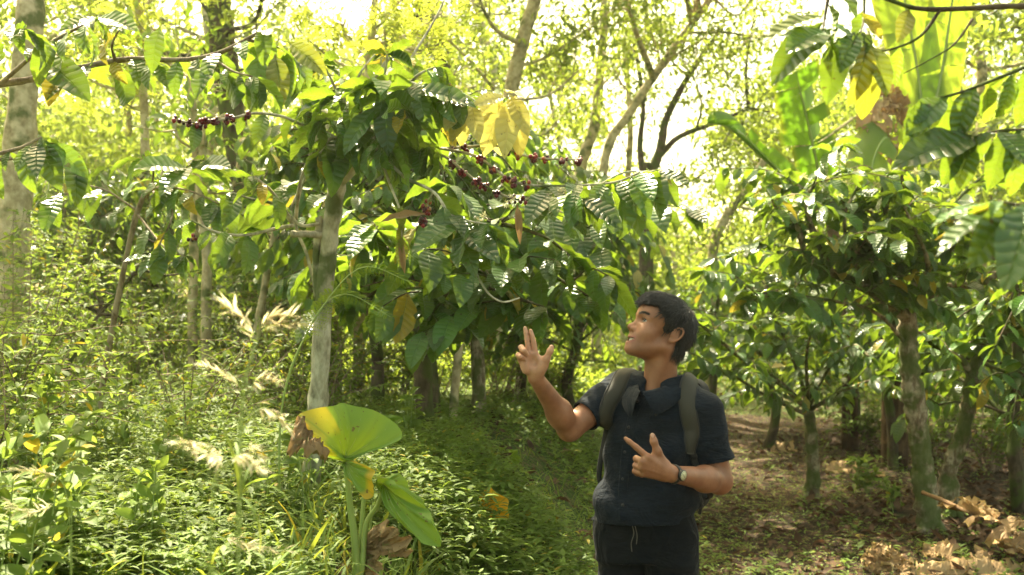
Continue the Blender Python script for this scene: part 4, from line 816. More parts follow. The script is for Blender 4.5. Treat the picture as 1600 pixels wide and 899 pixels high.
# ---- taro plants
def outline_leaf(center, outline, parent, seed, name='leaf', bulge=.03, mat='taro', yel=None, rings=9, ripple=.0035):
    rg = np.random.default_rng(seed); c = V3(center); pts = PP(outline); pts = pts + [pts[0]]
    cl_ = catmull([pts[-2]] + pts + [pts[1]], 6)[6:-6]; cl_ = cl_[:-1]; n = len(cl_)
    nrmv = nrm(np.cross(cl_[n // 4] - c, cl_[n // 2] - c)); nrmv = nrmv if nrmv[1] < 0 else -nrmv
    V = [c]; UV = [(0, 0)]; B_ = [0]
    yf = yel or (lambda p_: 0)
    for r in range(1, rings + 1):
        t = r / rings
        for i in range(n):
            d = cl_[i] - c; q_ = c + d * t + nrmv * (bulge * math.sin(math.pi * t) + ripple * math.sin(i / n * 6.283 * 9) * t + .008 * math.sin(i / n * 6.283 * 5 + 2) * t * t + (0 if mat != 'dry' else .012 * math.sin(23 * t + 3.1 * math.sin(i * .9 + seed)) + .010 * math.sin(i * 1.7 + 9 * t + seed)))
            V.append(q_); UV.append((i / n, t))
            B_.append(yf(np.array([i / n, t])))
    F = []
    tri = [(0, 1 + i, 1 + (i + 1) % n, 1 + (i + 1) % n) for i in range(n)]
    me = bpy.data.meshes.new(name)
    faces = [t_[:3] for t_ in tri]
    for r in range(rings - 1):
        for i in range(n): faces.append((1 + r * n + i, 1 + (r + 1) * n + i, 1 + (r + 1) * n + (i + 1) % n, 1 + r * n + (i + 1) % n))
    me.from_pydata([tuple(v) for v in V], [], faces); me.update(); smooth_shade(me)
    l = me.uv_layers.new(name='UVMap'); UVa = np.array(UV, np.float32)
    li = np.zeros(len(me.loops), np.int32); me.loops.foreach_get('vertex_index', li); l.data.foreach_set('uv', UVa[li].ravel())
    for nm, a in (('rnd', [.6] * len(V)), ('yel', B_)):
        at = me.attributes.new(nm, 'FLOAT', 'POINT'); at.data.foreach_set('value', np.array(a, np.float32))
    o = mk(name, me, M[mat], parent)
    # a leaf has thickness and standing veins
    w = Wood()
    for i in range(0, n, n // 9):
        w.tube([V[0]] + [V[1 + r * n + i] for r in range(0, rings - 1, 2)], .0013, .0005, n=5, raw=True)
    mk('vein', w.mesh('vein'), M['rib'], o)
    return o
tx, ty = X(558, 3.2), 3.2
taro = empty('taro_plant', (tx, ty, gzs(tx, ty)), 'tall taro plant with big green leaves, the top one browned along its left edge', 'taro plant')
zb = gzs(tx, ty)
w = Wood(); st0 = np.array([tx, ty, zb - .05])
w.tube([st0, V3((556, 860, 3.2)), V3((547, 790, 3.2)), V3((540, 722, 3.18))], .016, .0075, n=9)
w.tube([st0, V3((566, 880, 3.2)), V3((572, 820, 3.22)), V3((590, 790, 3.2)), V3((600, 758, 3.15))], .012, .006, n=9)
w.tube([st0, V3((562, 870, 3.22)), V3((566, 810, 3.24)), V3((570, 760, 3.25))], .012, .006, n=9); w.tube([st0, V3((575, 870, 3.25)), V3((580, 790, 3.28))], .006, .004, n=7)
mk('stem', w.mesh('stem'), M['rib'], taro)
outline_leaf((538, 716, 3.18), [(538, 722, 3.18), (505, 710, 3.12), (482, 690, 3.08), (462, 668, 3.05), (466, 650, 3.07), (495, 638, 3.12), (522, 634, 3.16), (535, 630, 3.2), (553, 634, 3.2), (585, 643, 3.22), (615, 658, 3.24), (629, 677, 3.24), (618, 690, 3.22), (585, 702, 3.2), (555, 714, 3.18)], taro, 1,
             yel=lambda u: .9 * (u[1] > .8) * (.08 < u[0] < .26) + .35 * (.06 < u[0] < .36) * (u[1] > .5) * u[1])
outline_leaf((541, 722, 3.17), [(540, 722, 3.17), (556, 722, 3.12), (574, 728, 3.08), (584, 742, 3.06), (583, 762, 3.06), (577, 780, 3.07), (562, 768, 3.1), (550, 752, 3.13), (543, 738, 3.16)], taro, 2, bulge=.015, ripple=.003, yel=lambda u: .5 * (u[1] > .8))
outline_leaf((600, 756, 3.15), [(592, 748, 3.1), (612, 752, 3.08), (640, 772, 3.05), (668, 800, 3.03), (682, 825, 3.0), (686, 854, 2.98), (660, 846, 3.0), (635, 828, 3.04), (612, 800, 3.08), (597, 772, 3.12)], taro, 3, bulge=.02)
outline_leaf((602, 756, 3.17), [(600, 752, 3.17), (612, 741, 3.2), (628, 745, 3.24), (645, 765, 3.26), (662, 790, 3.26), (680, 812, 3.24), (686, 850, 3.15), (665, 820, 3.12), (640, 785, 3.14), (618, 766, 3.16)], taro, 4, bulge=.01)
# brown shrivelled parts
outline_leaf((480, 692, 3.06), [(500, 700, 3.08), (512, 715, 3.08), (500, 712, 3.04), (475, 705, 3.0), (452, 712, 3.0), (450, 698, 2.98), (458, 672, 3.02), (464, 655, 3.05), (474, 680, 3.07)], taro, 5, name='shrivelled_edge', mat='dry', bulge=.02, ripple=.012)
outline_leaf((600, 835, 3.2), [(585, 822, 3.2), (605, 818, 3.16), (625, 830, 3.14), (640, 850, 3.14), (643, 864, 3.14), (630, 868, 3.2), (612, 858, 3.2), (600, 852, 3.2), (590, 842, 3.2)], taro, 6, name='dead_leaf', mat='dry', bulge=.03, ripple=.014)
outline_leaf((588, 860, 3.24), [(575, 835, 3.24), (592, 838, 3.22), (598, 865, 3.2), (590, 900, 3.2), (578, 905, 3.22), (572, 870, 3.24)], taro, 7, name='dead_leaf', mat='dry', bulge=.02, ripple=.012)
def small_taro(label, leafs, base, seed, yelf=None):
    bx_, by_ = base; e = empty('taro_plant', (bx_, by_, gzs(bx_, by_)), label, 'taro plant'); w = Wood()
    for k, (c_, ol) in enumerate(leafs):
        outline_leaf(c_, ol, e, seed + k, bulge=.015, yel=yelf, rings=6); w.tube([(bx_, by_, gzs(bx_, by_) - .03), ((bx_ + V3(c_)[0]) / 2, by_ + .02, (gzs(bx_, by_) + V3(c_)[2]) / 2 + .08), V3(c_)], .006, .004, n=6)
    mk('stem', w.mesh('stem'), M['rib'], e)
Yt = 4.5
small_taro('single orange and yellow taro leaf drooping over the grass left of the man', [((768, 800, Yt), [(752, 772, Yt), (765, 761, Yt), (775, 768, Yt - .04), (792, 782, Yt - .06), (795, 800, Yt - .06), (792, 812, Yt - .04), (770, 810, Yt), (755, 814, Yt), (742, 806, Yt), (745, 792, Yt)])], (X(760, 4.8), 4.8), 31, yelf=lambda u: .95 if (u[0] < .62 or u[0] > .95) else .2)
small_taro('small green taro behind the big browned taro leaf', [((612, 660, 5.6), [(600, 650, 5.6), (622, 650, 5.55), (636, 662, 5.5), (628, 672, 5.5), (606, 668, 5.55)]), ((595, 690, 5.6), [(585, 682, 5.6), (605, 680, 5.55), (618, 692, 5.5), (600, 702, 5.5), (586, 698, 5.55)])], (X(610, 5.7), 5.7), 33)
small_taro('small green taro on the slope between the yellow leaf and the man\'s elbow', [((800, 715, 6.2), [(788, 708, 6.2), (800, 702, 6.15), (812, 712, 6.1), (808, 728, 6.1), (795, 726, 6.15)]), ((770, 738, 6.0), [(758, 735, 6.0), (775, 728, 6.0), (786, 740, 6.0), (772, 752, 6.0), (760, 748, 6.0)])], (X(790, 6.3), 6.3), 35)

# ---- dry banana leaves lying at the lower right
labs = ['largest curled dry banana leaf leaning from the mossy trunk at lower right', 'dry leaf with split end lying left of the pile', 'broad buff dry leaf in the middle of the pile', 'dry folded leaf at the right edge of the pile', 'long flattened dry leaf across the bottom of the pile', 'small dry leaf scrap upright at the left of the pile', 'pale dry leaf lying on the path behind the twin mossy trunks', 'second pale dry leaf on the path behind the twin trunks', 'dry leaf near the far end of the path']
defs = [([(1470, 790, 7.0), (1520, 800, 6.6), (1560, 815, 6.3), (1590, 835, 6.1)], .30, .9), ([(1350, 880, 6.3), (1385, 868, 6.25), (1400, 885, 6.2), (1415, 900, 6.1)], .22, .6), ([(1440, 862, 6.5), (1480, 868, 6.4), (1515, 878, 6.3), (1550, 884, 6.3)], .28, .3), ([(1560, 850, 6.3), (1590, 860, 6.2), (1620, 870, 6.1)], .32, .7), ([(1400, 892, 6.2), (1460, 898, 6.15), (1530, 902, 6.1), (1600, 898, 6.1)], .26, .4), ([(1365, 895, 6.2), (1372, 870, 6.2), (1380, 855, 6.2)], .14, .5),
        ([(1290, 742, 10.4), (1320, 738, 10.4), (1345, 742, 10.3)], .30, .3), ([(1345, 748, 10.0), (1365, 744, 10.0), (1382, 746, 10.0)], .2, .4), ([(1205, 712, 12), (1225, 708, 12), (1250, 710, 12)], .35, .3)]
for k, ((path, wd, fo_), lab) in enumerate(zip(defs, labs)):
    pts = PP(path)
    if k != 0: pts = [np.array([p_[0], p_[1], max(p_[2], gzs(p_[0], p_[1]) + .02)]) for p_ in pts]
    e = empty('dry_banana_leaf', pts[0], lab, 'dry leaf', 'dry banana leaves on the ground'); banana_leaf(pts, wd, e, 200 + k, tear=.3, fold=fo_, mat='dry', name='blade', crump=.012, up=(.1, -.4, 1), dead=True)
w = Wood(); e = empty('fallen_stick', V3((1442, 770, 7.1)), 'straight pale stick leaning from the mossy trunk to the dry leaves', 'stick'); w.tube(PP([(1442, 770, 7.1), (1480, 785, 6.8), (1515, 802, 6.5)]), .016, .010, n=7, knots=.05, rng=rng); mk('stick', w.mesh('stick'), M['dry'], e)

# ---- foreground grasses with seed heads, fern sprays, weeds
def seed_grass(label, stems, seed, heads=1.0):
    rg = np.random.default_rng(seed); b0 = V3(stems[0][0]); bz = gzs(b0[0], b0[1]); e = empty('seed_grass', (b0[0], b0[1], bz), label, 'grass'); w = Wood(); f_ = Fol(seed); g_ = Fol(seed + 1)
    for st in stems:
        pts = PP(st); foot = np.array([pts[0][0], pts[0][1], gzs(pts[0][0], pts[0][1]) - .02]); p = w.tube([foot] + pts, .00045 * pts[0][1], .0003 * pts[0][1], n=5, sub=6)
        q_ = p[int(len(p) * .62):]; n = 55; t = rg.random(n); pos = np.stack([np.interp(t, np.linspace(0, 1, len(q_)), q_[:, k]) for k in range(3)], -1)
        ax = nrm(q_[-1] - q_[0]); f_.add([leaf_tpl(2, 1, .16, .4, 0, pet=0, pw=.5)], pos, ax + rg.normal(0, .35, (n, 3)), (0, 0, 1), .012 * pts[0][1] * heads * rg.uniform(.7, 1.5, n))
        for k in range(2): g_.add(TPL_BLADE, p[int(len(p) * (.1 + .12 * k))], ax * .6 + rg.normal(0, .5, 3) + [0, 0, .5], (0, 0, 1), rg.uniform(.05, .10) * pts[0][1])
    mk('stem', w.mesh('stem'), M['rib'], e); mk('seed_head', f_.mesh('seed_head'), M['straw'], e); mk('blade', g_.mesh('blade'), M['grass'], e)
seed_grass('grass clump with sunlit drooping seed heads left of the taro plant', [[(330, 820, 1.70), (345, 730, 1.70), (330, 700, 1.67), (270, 690, 1.63)], [(332, 810, 1.70), (350, 735, 1.70), (375, 712, 1.67), (408, 738, 1.63)], [(335, 815, 1.70), (350, 725, 1.70), (340, 715, 1.63), (300, 700, 1.56)], [(328, 815, 1.70), (350, 740, 1.73), (390, 700, 1.77), (405, 720, 1.77)]], 131)
seed_grass('tall grass stalk with bright yellow lit heads in front of the leaning trunk', [[(378, 690, 1.77), (395, 560, 1.77), (390, 510, 1.77), (350, 474, 1.77)], [(378, 690, 1.77), (400, 540, 1.77), (425, 510, 1.77), (470, 505, 1.77)], [(376, 690, 1.77), (392, 560, 1.77), (415, 500, 1.77), (455, 495, 1.77)]], 132, 1.2)
seed_grass('lower seed grass with pale heads crossing in front of the bank', [[(372, 700, 1.84), (385, 630, 1.84), (360, 590, 1.84), (318, 572, 1.84)], [(374, 700, 1.84), (390, 640, 1.84), (400, 590, 1.84), (425, 600, 1.84)], [(374, 700, 1.84), (392, 650, 1.84), (420, 640, 1.84), (450, 670, 1.84)]], 133)
seed_grass('thin grass stalks with pale heads at the lower left corner', [[(110, 850, 2.2), (100, 760, 2.2), (70, 740, 2.2), (20, 735, 2.2)], [(112, 850, 2.2), (105, 780, 2.2), (60, 800, 2.2), (15, 790, 2.2)], [(300, 880, 2.2), (330, 840, 2.2), (380, 850, 2.2), (450, 860, 2.2)]], 134)
def fern(label, fronds, seed):
    rg = np.random.default_rng(seed); b0 = V3(fronds[0][0]); e = empty('feathery_shrub', (b0[0], b0[1], gzs(b0[0], b0[1])), label, 'shrub'); w = Wood(); f_ = Fol(seed)
    for fr in fronds:
        pts = PP(fr); foot = [b0[0], b0[1], gzs(b0[0], b0[1]) - .03]; p = w.tube([foot] + pts, .004, .0012, n=5, sub=6); q_ = p[len(p) // 2:]
        n = 22; t = np.linspace(0, 1, n); pos = np.stack([np.interp(t, np.linspace(0, 1, len(q_)), q_[:, k]) for k in range(3)], -1); ax = nrm(np.gradient(pos, axis=0))
        for sg in (-1, 1): f_.add(TPL_FEATH, pos, ax * .55 + sg * nrm(np.cross(ax, [0, -.6, .8])) + rg.normal(0, .08, (n, 3)), (0, -.5, 1), .065 * (1.1 - .7 * t))
    mk('stem', w.mesh('stem'), M['rib'], e); mk('foliage', f_.mesh('foliage'), M['feather'], e)
fern('feathery shrub with bright yellow green sprays in front of the grey trunk', [[(440, 640, 3.6), (480, 520, 3.6), (560, 420, 3.6), (645, 442, 3.55)], [(440, 640, 3.6), (490, 500, 3.6), (540, 460, 3.6), (610, 495, 3.5)]], 141)
def weed(label, base, h, n, leafL, seed, lean=.2, mat='herb', tp=None):
    rg = np.random.default_rng(seed); x_, y_ = base; z_ = gzs(x_, y_); e = empty('weed_plant', (x_, y_, z_), label, 'weed'); w = Wood(); f_ = Fol(seed)
    for k in range(n):
        a = rg.uniform(0, 6.28); hh_ = h * rg.uniform(.6, 1.1); ln = rg.uniform(0, lean) + .05; top = np.array([x_ + math.cos(a) * ln * hh_ * 1.5, y_ + math.sin(a) * ln * hh_ * 1.5, z_ + hh_]); o_ = np.array([x_ + rg.normal(0, .04), y_ + rg.normal(0, .04), z_ - .02])
        p = w.tube([o_, (o_ + top) / 2 + rg.normal(0, .02, 3), top], .003, .0014, n=5, sub=6); f_.leaves_on(p, leafL, .045, .25, 1, .1, tp or TPL_MID, tipn=2)
    mk('stem', w.mesh('stem'), M['rib'], e); mk('foliage', f_.mesh('foliage'), M[mat], e)
for k, (px, Y, h, n, L, lab) in enumerate([(20, 2.5, .45, 9, .10, 'leafy weed clump filling the lower left corner'), (120, 2.9, .38, 9, .09, 'narrow leaved weed clump just right of the lower left corner'), (225, 3.0, .32, 8, .08, 'weed clump in front of the sunlit seed heads'), (60, 3.9, .55, 10, .08, 'tall weeds on the bank below the big lichened trunk'), (180, 4.4, .5, 10, .075, 'weed clump on the bank below the slanting sapling'), (270, 4.0, .42, 9, .075, 'tall weeds directly left of the low feathery shrub'), (400, 3.5, .30, 8, .07, 'weed clump at the foot of the slender grey trunk, left side'), (455, 3.9, .34, 7, .075, 'weeds close against the slender grey trunk'), (520, 4.6, .30, 7, .07, 'weeds right of the foot of the slender grey trunk'), (640, 5.4, .40, 8, .08, 'upright weeds on the bank behind the green taro'), (340, 5.6, .45, 9, .075, 'weed clump on the bank below the twin thin trunks'), (110, 5.8, .7, 10, .08, 'shoulder high weeds beside the big lichened trunk'), (700, 4.1, .10, 5, .04, 'low weed right of the taro plant near the bottom edge'), (1350, 9.2, .3, 8, .12, 'bright green seedling clump on the path behind the mossy trunks'), (1390, 8.2, .22, 6, .10, 'low green plant at the left foot of the big mossy trunk')]):
    x_ = X(px, Y); weed(lab, (x_, Y), h, n, L, 150 + k)

def bush(label, px, Y, h, n, leafL, seed, mat='herb', spreadr=.5):
    rg = np.random.default_rng(seed); x_ = X(px, Y); z_ = gzs(x_, Y); e = empty('bush', (x_, Y, z_), label, 'bush'); w = Wood(); f_ = Fol(seed)
    for k in range(n):
        a = rg.uniform(0, 6.28); hh_ = h * rg.uniform(.45, 1.1); r = spreadr * rg.random() ** .6; o_ = np.array([x_ + rg.normal(0, .10), Y + rg.normal(0, .10), z_ - .03]); top = np.array([x_ + math.cos(a) * r * 1.3, Y + math.sin(a) * r * 1.3, z_ + hh_])
        p = w.tube([o_, o_ * .55 + top * .45 + [0, 0, .12 * h], top], .006, .002, n=4, sub=6); f_.leaves_on(p, leafL, .05, .2, 1, .3, TPL_HERB, tipn=2)
        for q_ in range(4):
            i0 = int(len(p) * rg.uniform(.3, .9)); d = np.array([rg.normal(), rg.normal(), rg.uniform(-.1, .9)]) * rg.uniform(.10, .24); b_ = w.tube([p[i0], p[i0] + d * .6, p[i0] + d * 1.1 - [0, 0, .02]], .003, .0012, n=3, sub=3); f_.leaves_on(b_, leafL * .9, .045, .1, 1, .3, TPL_HERB, tipn=1)
    mk('stem', w.mesh('stem'), M['twig'], e); mk('foliage', f_.mesh('foliage'), M[mat], e)
for k, (px, Y, h, n, L, lab) in enumerate([(20, 6.0, 1.3, 26, .07, 'tangled small leaved bush covering the foot of the big lichened trunk'), (115, 6.6, 1.2, 24, .065, 'loose bush around the slanting sapling at left'), (200, 7.2, 1.15, 24, .07, 'sunlit bush just left of the twin thin trunks'), (55, 8.6, 1.9, 28, .08, 'head high bush behind the big lichened trunk'), (262, 9.4, 1.5, 26, .08, 'bush behind the left one of the twin thin trunks'), (355, 9.0, 1.3, 24, .075, 'bush right behind the twin thin trunks'), (440, 7.8, 1.0, 22, .07, 'low bush left of the foot of the slender grey trunk'), (165, 9.6, 2.0, 30, .08, 'tall bright bush at left between lichened trunk and twin trunks'),
     (560, 8.2, .9, 20, .07, 'low bush between the slender grey trunk and the dark trunks'), (630, 8.6, .8, 18, .07, 'low bush in front of the dark trunks in the middle'), (475, 6.4, .7, 16, .06, 'knee high bush touching the slender grey trunk from behind'), (790, 9.4, .9, 20, .07, 'low bush below the raised palm'), (870, 9.8, .8, 18, .07, 'low bush behind the bent elbow of the man'), (700, 9.0, .8, 18, .07, 'low bush behind the slim pale sapling'),
     (300, 5.2, .7, 16, .06, 'knee high leafy bush on the bank below the twin trunks'), (20, 4.2, .7, 16, .07, 'waist high weeds at the left edge of the bank'), (1440, 11.2, .9, 18, .10, 'leafy bush between the two mossy trunks at right'), (1545, 10.2, 1.0, 20, .10, 'leafy bush right of the forking mossy trunk'), (1350, 12.0, .8, 18, .10, 'low bush under the brown banana stem')]):
    bush(lab, px, Y, h, n, L, 300 + k)
# climbing leaves on the big lichened trunk
rg = np.random.default_rng(400); e = empty('climbing_vine', V3((20, 600, 7.1)), 'thin leafy vine climbing the big lichened trunk', 'vine'); w = Wood(); f_ = Fol(400)
for k in range(5):
    pts = [V3((18 + 3 * j * .9 + rg.normal(0, 14), 640 - j * 62, 7.0)) for j in range(6)]; p = w.tube(pts, .004, .002, n=4, sub=6); f_.leaves_on(p, .07, .09, .0, 1, .4, TPL_HERB)
mk('stem', w.mesh('stem'), M['twig'], e); mk('foliage', f_.mesh('foliage'), M['herb'], e)

# ------------------------------------------------------------------ the man: signed distance fields -> surface nets
class Grid:
    def __init__(s, lo, hi, h):
        s.lo = np.array(lo, np.float32); s.h = h
        s.dim = np.ceil((np.array(hi) - s.lo) / h).astype(int) + 1
        s.F = np.full(s.dim, 1.0, np.float32)
    def block(s, lo, hi):
        a = np.clip(np.floor((np.array(lo) - s.lo) / s.h).astype(int), 0, s.dim); b = np.clip(np.ceil((np.array(hi) - s.lo) / s.h).astype(int) + 1, 0, s.dim)
        if (b <= a).any(): return None, None
        ax = [s.lo[k] + s.h * np.arange(a[k], b[k], dtype=np.float32) for k in range(3)]
        return (slice(a[0], b[0]), slice(a[1], b[1]), slice(a[2], b[2])), np.stack(np.meshgrid(*ax, indexing='ij'), -1)
    def op(s, fn, lo, hi, k=.01, mode='u', pad=.03):
        pad = pad + k
        sl, Q = s.block(np.minimum(lo, hi) - pad, np.maximum(lo, hi) + pad)
        if sl is None: return
        d = fn(Q).astype(np.float32); F = s.F[sl]
        if mode == 'u':
            h = np.maximum(k - np.abs(F - d), 0) / k if k > 0 else 0
            s.F[sl] = np.minimum(F, d) - h * h * k * .25
        else:
            d = -d; h = np.maximum(k - np.abs(F - d), 0) / k if k > 0 else 0
            s.F[sl] = np.maximum(F, d) + h * h * k * .25
    def cap(s, a, b, ra, rb=None, k=.01, mode='u'):
        a = np.array(a, np.float32); b = np.array(b, np.float32); rb = ra if rb is None else rb; R_ = max(ra, rb)
        def fn(Q):
            ab = b - a; t = np.clip(((Q - a) @ ab) / (ab @ ab + 1e-12), 0, 1)
            return np.linalg.norm(Q - a - t[..., None] * ab, axis=-1) - (ra + (rb - ra) * t)
        s.op(fn, np.minimum(a, b) - R_, np.maximum(a, b) + R_, k, mode)
    def chain(s, pts, rs, k=.006, mode='u'):
        for i in range(len(pts) - 1): s.cap(pts[i], pts[i + 1], rs[i], rs[i + 1], k, mode)
    def ell(s, c, r, k=.01, mode='u', B=None):
        c = np.array(c, np.float32); r = np.array(r, np.float32); B = np.eye(3, dtype=np.float32) if B is None else np.array(B, np.float32)
        def fn(Q):
            q = (Q - c) @ B.T
            k0 = np.linalg.norm(q / r, axis=-1); k1 = np.linalg.norm(q / (r * r), axis=-1)
            return k0 * (k0 - 1) / np.maximum(k1, 1e-6)
        m_ = r.max(); s.op(fn, c - m_, c + m_, k, mode)
    def net(s):
        F = s.F; neg = F < 0
        nx, ny, nz = (d - 1 for d in F.shape)
        cnt = np.zeros((nx, ny, nz), np.int8)
        for i in (0, 1):
            for j in (0, 1):
                for k in (0, 1): cnt += neg[i:i + nx, j:j + ny, k:k + nz]
        act = (cnt > 0) & (cnt < 8)
        I = np.argwhere(act); idx = np.full(act.shape, -1, np.int64); idx[act] = np.arange(len(I))
        acc = np.zeros((len(I), 3)); num = np.zeros(len(I))
        C = [(0, 0, 0), (1, 0, 0), (0, 1, 0), (1, 1, 0), (0, 0, 1), (1, 0, 1), (0, 1, 1), (1, 1, 1)]
        val = {c: F[I[:, 0] + c[0], I[:, 1] + c[1], I[:, 2] + c[2]] for c in C}
        for c in C:
            for ax in range(3):
                if c[ax]: continue
                d = list(c); d[ax] = 1; a, b = val[c], val[tuple(d)]
                m_ = (a < 0) != (b < 0); t = np.where(m_, a / np.where(m_, a - b, 1), 0)
                p = np.array(c, float) + np.zeros((len(I), 3)); p[:, ax] += t
                acc += p * m_[:, None]; num += m_
        V = (I + acc / num[:, None]) * s.h + s.lo
        quads = []
        for ax in range(3):
            o1, o2 = [(1, 2), (2, 0), (0, 1)][ax]
            sl0 = [slice(1, -1)] * 3; sl1 = [slice(1, -1)] * 3
            sl0[ax] = slice(0, -1); sl1[ax] = slice(1, None)
            a, b = neg[tuple(sl0)], neg[tuple(sl1)]
            E = np.argwhere(a != b); flip = a[tuple(E.T)]
            E = E + 1; E[:, ax] -= 1
            u = np.zeros(3, int); v = np.zeros(3, int); u[o1] = 1; v[o2] = 1
            q = np.stack([idx[tuple((E - u - v).T)], idx[tuple((E - v).T)], idx[tuple(E.T)], idx[tuple((E - u).T)]], -1)
            q = np.where(flip[:, None], q, q[:, ::-1]); quads.append(q)
        return V, np.vstack(quads)
def relax(V, F, it=1, lam=.5):
    n = len(V); e = np.vstack([F[:, [0, 1]], F[:, [1, 2]], F[:, [2, 3]], F[:, [3, 0]]])
    e = np.vstack([e, e[:, ::-1]]); deg = np.bincount(e[:, 0], minlength=n)[:, None] + 1e-9
    for _ in range(it):
        S = np.stack([np.bincount(e[:, 0], V[e[:, 1], k], minlength=n) for k in range(3)], -1)
        V = V + lam * (S / deg - V)
    return V
def v3(p): return np.array(p, dtype=np.float64)

# head frame (origin between the ears), from the photograph: facing image left, chin lifted
HP = R(27); HY = R(11)
hF0 = v3((-math.cos(HY), -math.sin(HY), 0)); hL = np.cross((0, 0, 1), hF0); hL = hL + np.array([0, 0, .03]); hL /= np.linalg.norm(hL)
hF = math.cos(HP) * hF0 + math.sin(HP) * np.array([0, 0, 1.]); hF -= hL * (hF @ hL); hF /= np.linalg.norm(hF); hU = np.cross(hF, hL)
HO = v3(P(1042, 521, 3.47)); HB = np.stack([hF, hL, hU])
def H(x, y, z): return HO + x * hF + y * hL + z * hU
SK = .005
g = Grid(HO - .26, HO + .19, .0019)
g.lo = g.lo.astype(np.float32)
# neck and upper chest (to under the collar)
NB = v3(P(1030, 600, 3.50))
g.cap(NB + [0, .0, -.10], H(-.005, 0, -.055), .062, .054, .02)
g.cap(NB + [-.10, .03, -.075], NB + [.10, -.03, -.085], .05, .05, .05)
g.ell(NB + [-.015, -.02, -.10], (.10, .08, .07), .04)
# skull, face
g.ell(H(.026, 0, .038), (.096, .071, .074), .02, B=HB)
g.ell(H(.068, 0, -.018), (.050, .058, .078), .02, B=HB)
g.ell(H(.066, 0, .030), (.058, .060, .048), .02, B=HB)
g.ell(H(-.018, 0, -.012), (.052, .058, .056), .03, B=HB)
for sg in (-1, 1):
    g.cap(H(.012, sg * .050, -.058), H(.088, sg * .020, -.108), .019, .015, .03)      # jaw
    g.ell(H(.072, sg * .040, -.038), (.027, .020, .022), .022, B=HB)                   # cheek
    g.ell(H(.083, sg * .034, -.050), (.018, .012, .014), .018, B=HB)                   # smile fold
    g.cap(H(.110, sg * .012, .012), H(.088, sg * .046, .014), .010, .009, .014)        # brow ridge
g.ell(H(.060, 0, -.078), (.050, .046, .040), .03, B=HB)
g.ell(H(.098, 0, -.108), (.0155, .020, .0145), .016, B=HB)
g.ell(H(.097, 0, -.070), (.020, .027, .026), .018, B=HB)                                # muzzle
# eye sockets then lids
for sg in (-1, 1):
    g.ell(H(.119, sg * .035, -.004), (.017, .019, .012), .010, 's', B=HB)
EYE = [H(.0935, sg * .031, -.004) for sg in (-1, 1)]
for e in EYE: g.ell(e, (.0138,) * 3, .004)
# nose
g.cap(H(.106, 0, .006), H(.122, 0, -.034), .0075, .0095, .010)
g.ell(H(.1275, 0, -.039), (.0115, .0120, .0105), .008, B=HB)
for sg in (-1, 1): g.ell(H(.1165, sg * .0150, -.0440), (.0120, .0070, .0080), .009, B=HB)
for sg in (-1, 1): g.chain([H(.110, sg * .021, -.042), H(.101, sg * .0285, -.058), H(.094, sg * .031, -.070)], [.0008, .0012, .0008], .008, 's')
g.ell(H(.111, 0, -.052), (.010, .009, .008), .008, B=HB)
for sg in (-1, 1): g.ell(H(.117, sg * .0072, -.0525), (.0042, .003, .0045), .002, 's', B=HB)
# lips and open smile
def lip(zc, xc, r, bend, k=.004):
    pts = [H(xc - abs(t) ** 1.8 * .024, t * .036, zc + bend * t * t) for t in np.linspace(-1, 1, 9)]
    g.chain(pts, [r * (1 - .55 * abs(t) ** 2) for t in np.linspace(-1, 1, 9)], k)
lip(-.0705, .1135, .0054, .0035); lip(-.0945, .1115, .0064, .0165)
for t in np.linspace(-1, 1, 11):
    g.ell(H(.113 - .022 * t * t, t * .031, -.0820 + .011 * t * t), (.013, .0075 + .002 * t * t, .0082 * (1 - .45 * t * t)), .002, 's', B=HB)
# eye opening: slit cut through the lids
for sg in (-1, 1):
    g.ell(H(.1050, sg * .0345, -.0035), (.012, .0145, .0056), .0015, 's', B=HB)
    g.cap(H(.101, sg * .018, .0005), H(.107, sg * .032, .0062), .0024, .0026, .003); g.cap(H(.107, sg * .032, .0062), H(.095, sg * .0465, .0015), .0026, .002, .003)
# ears
for sg in (-1, 1):
    eu = lambda x, y, z: H(-.006 + x - .15 * z, sg * (.071 + y), -.006 + z)
    g.ell(eu(-.002, .003, 0), (.0155, .0065, .027), .006, B=HB)
    rim = [eu(.010, .002, -.010), eu(.013, .004, .008), eu(.010, .008, .023), eu(-.002, .012, .029), eu(-.014, .015, .022), eu(-.018, .015, .006), eu(-.014, .012, -.010), eu(-.006, .009, -.022), eu(.004, .006, -.026), eu(.009, .003, -.018)]
    rim = catmull(rim, 3); g.chain(rim, np.interp(np.linspace(0, 9, len(rim)), range(10), [.003, .0032, .0034, .0036, .0036, .0036, .0036, .0048, .0052, .003]), .003)
    g.ell(eu(-.001, .0125, .001), (.0085, .0055, .0135), .003, 's', B=HB)
    g.ell(eu(-.006, .014, .014), (.006, .004, .008), .003, 's', B=HB)
    g.ell(eu(.010, .006, -.004), (.004, .004, .005), .003, B=HB)
# sternomastoid and collar bones
g.cap(H(-.012, .052, -.055), NB + [-.03, -.055, -.035], .012, .009, .025); g.cap(H(-.012, -.05, -.055), NB + [-.04, -.03, -.035], .011, .009, .025)
hV, hFc = g.net(); hV = relax(hV, hFc, 1, .4)
headF = g

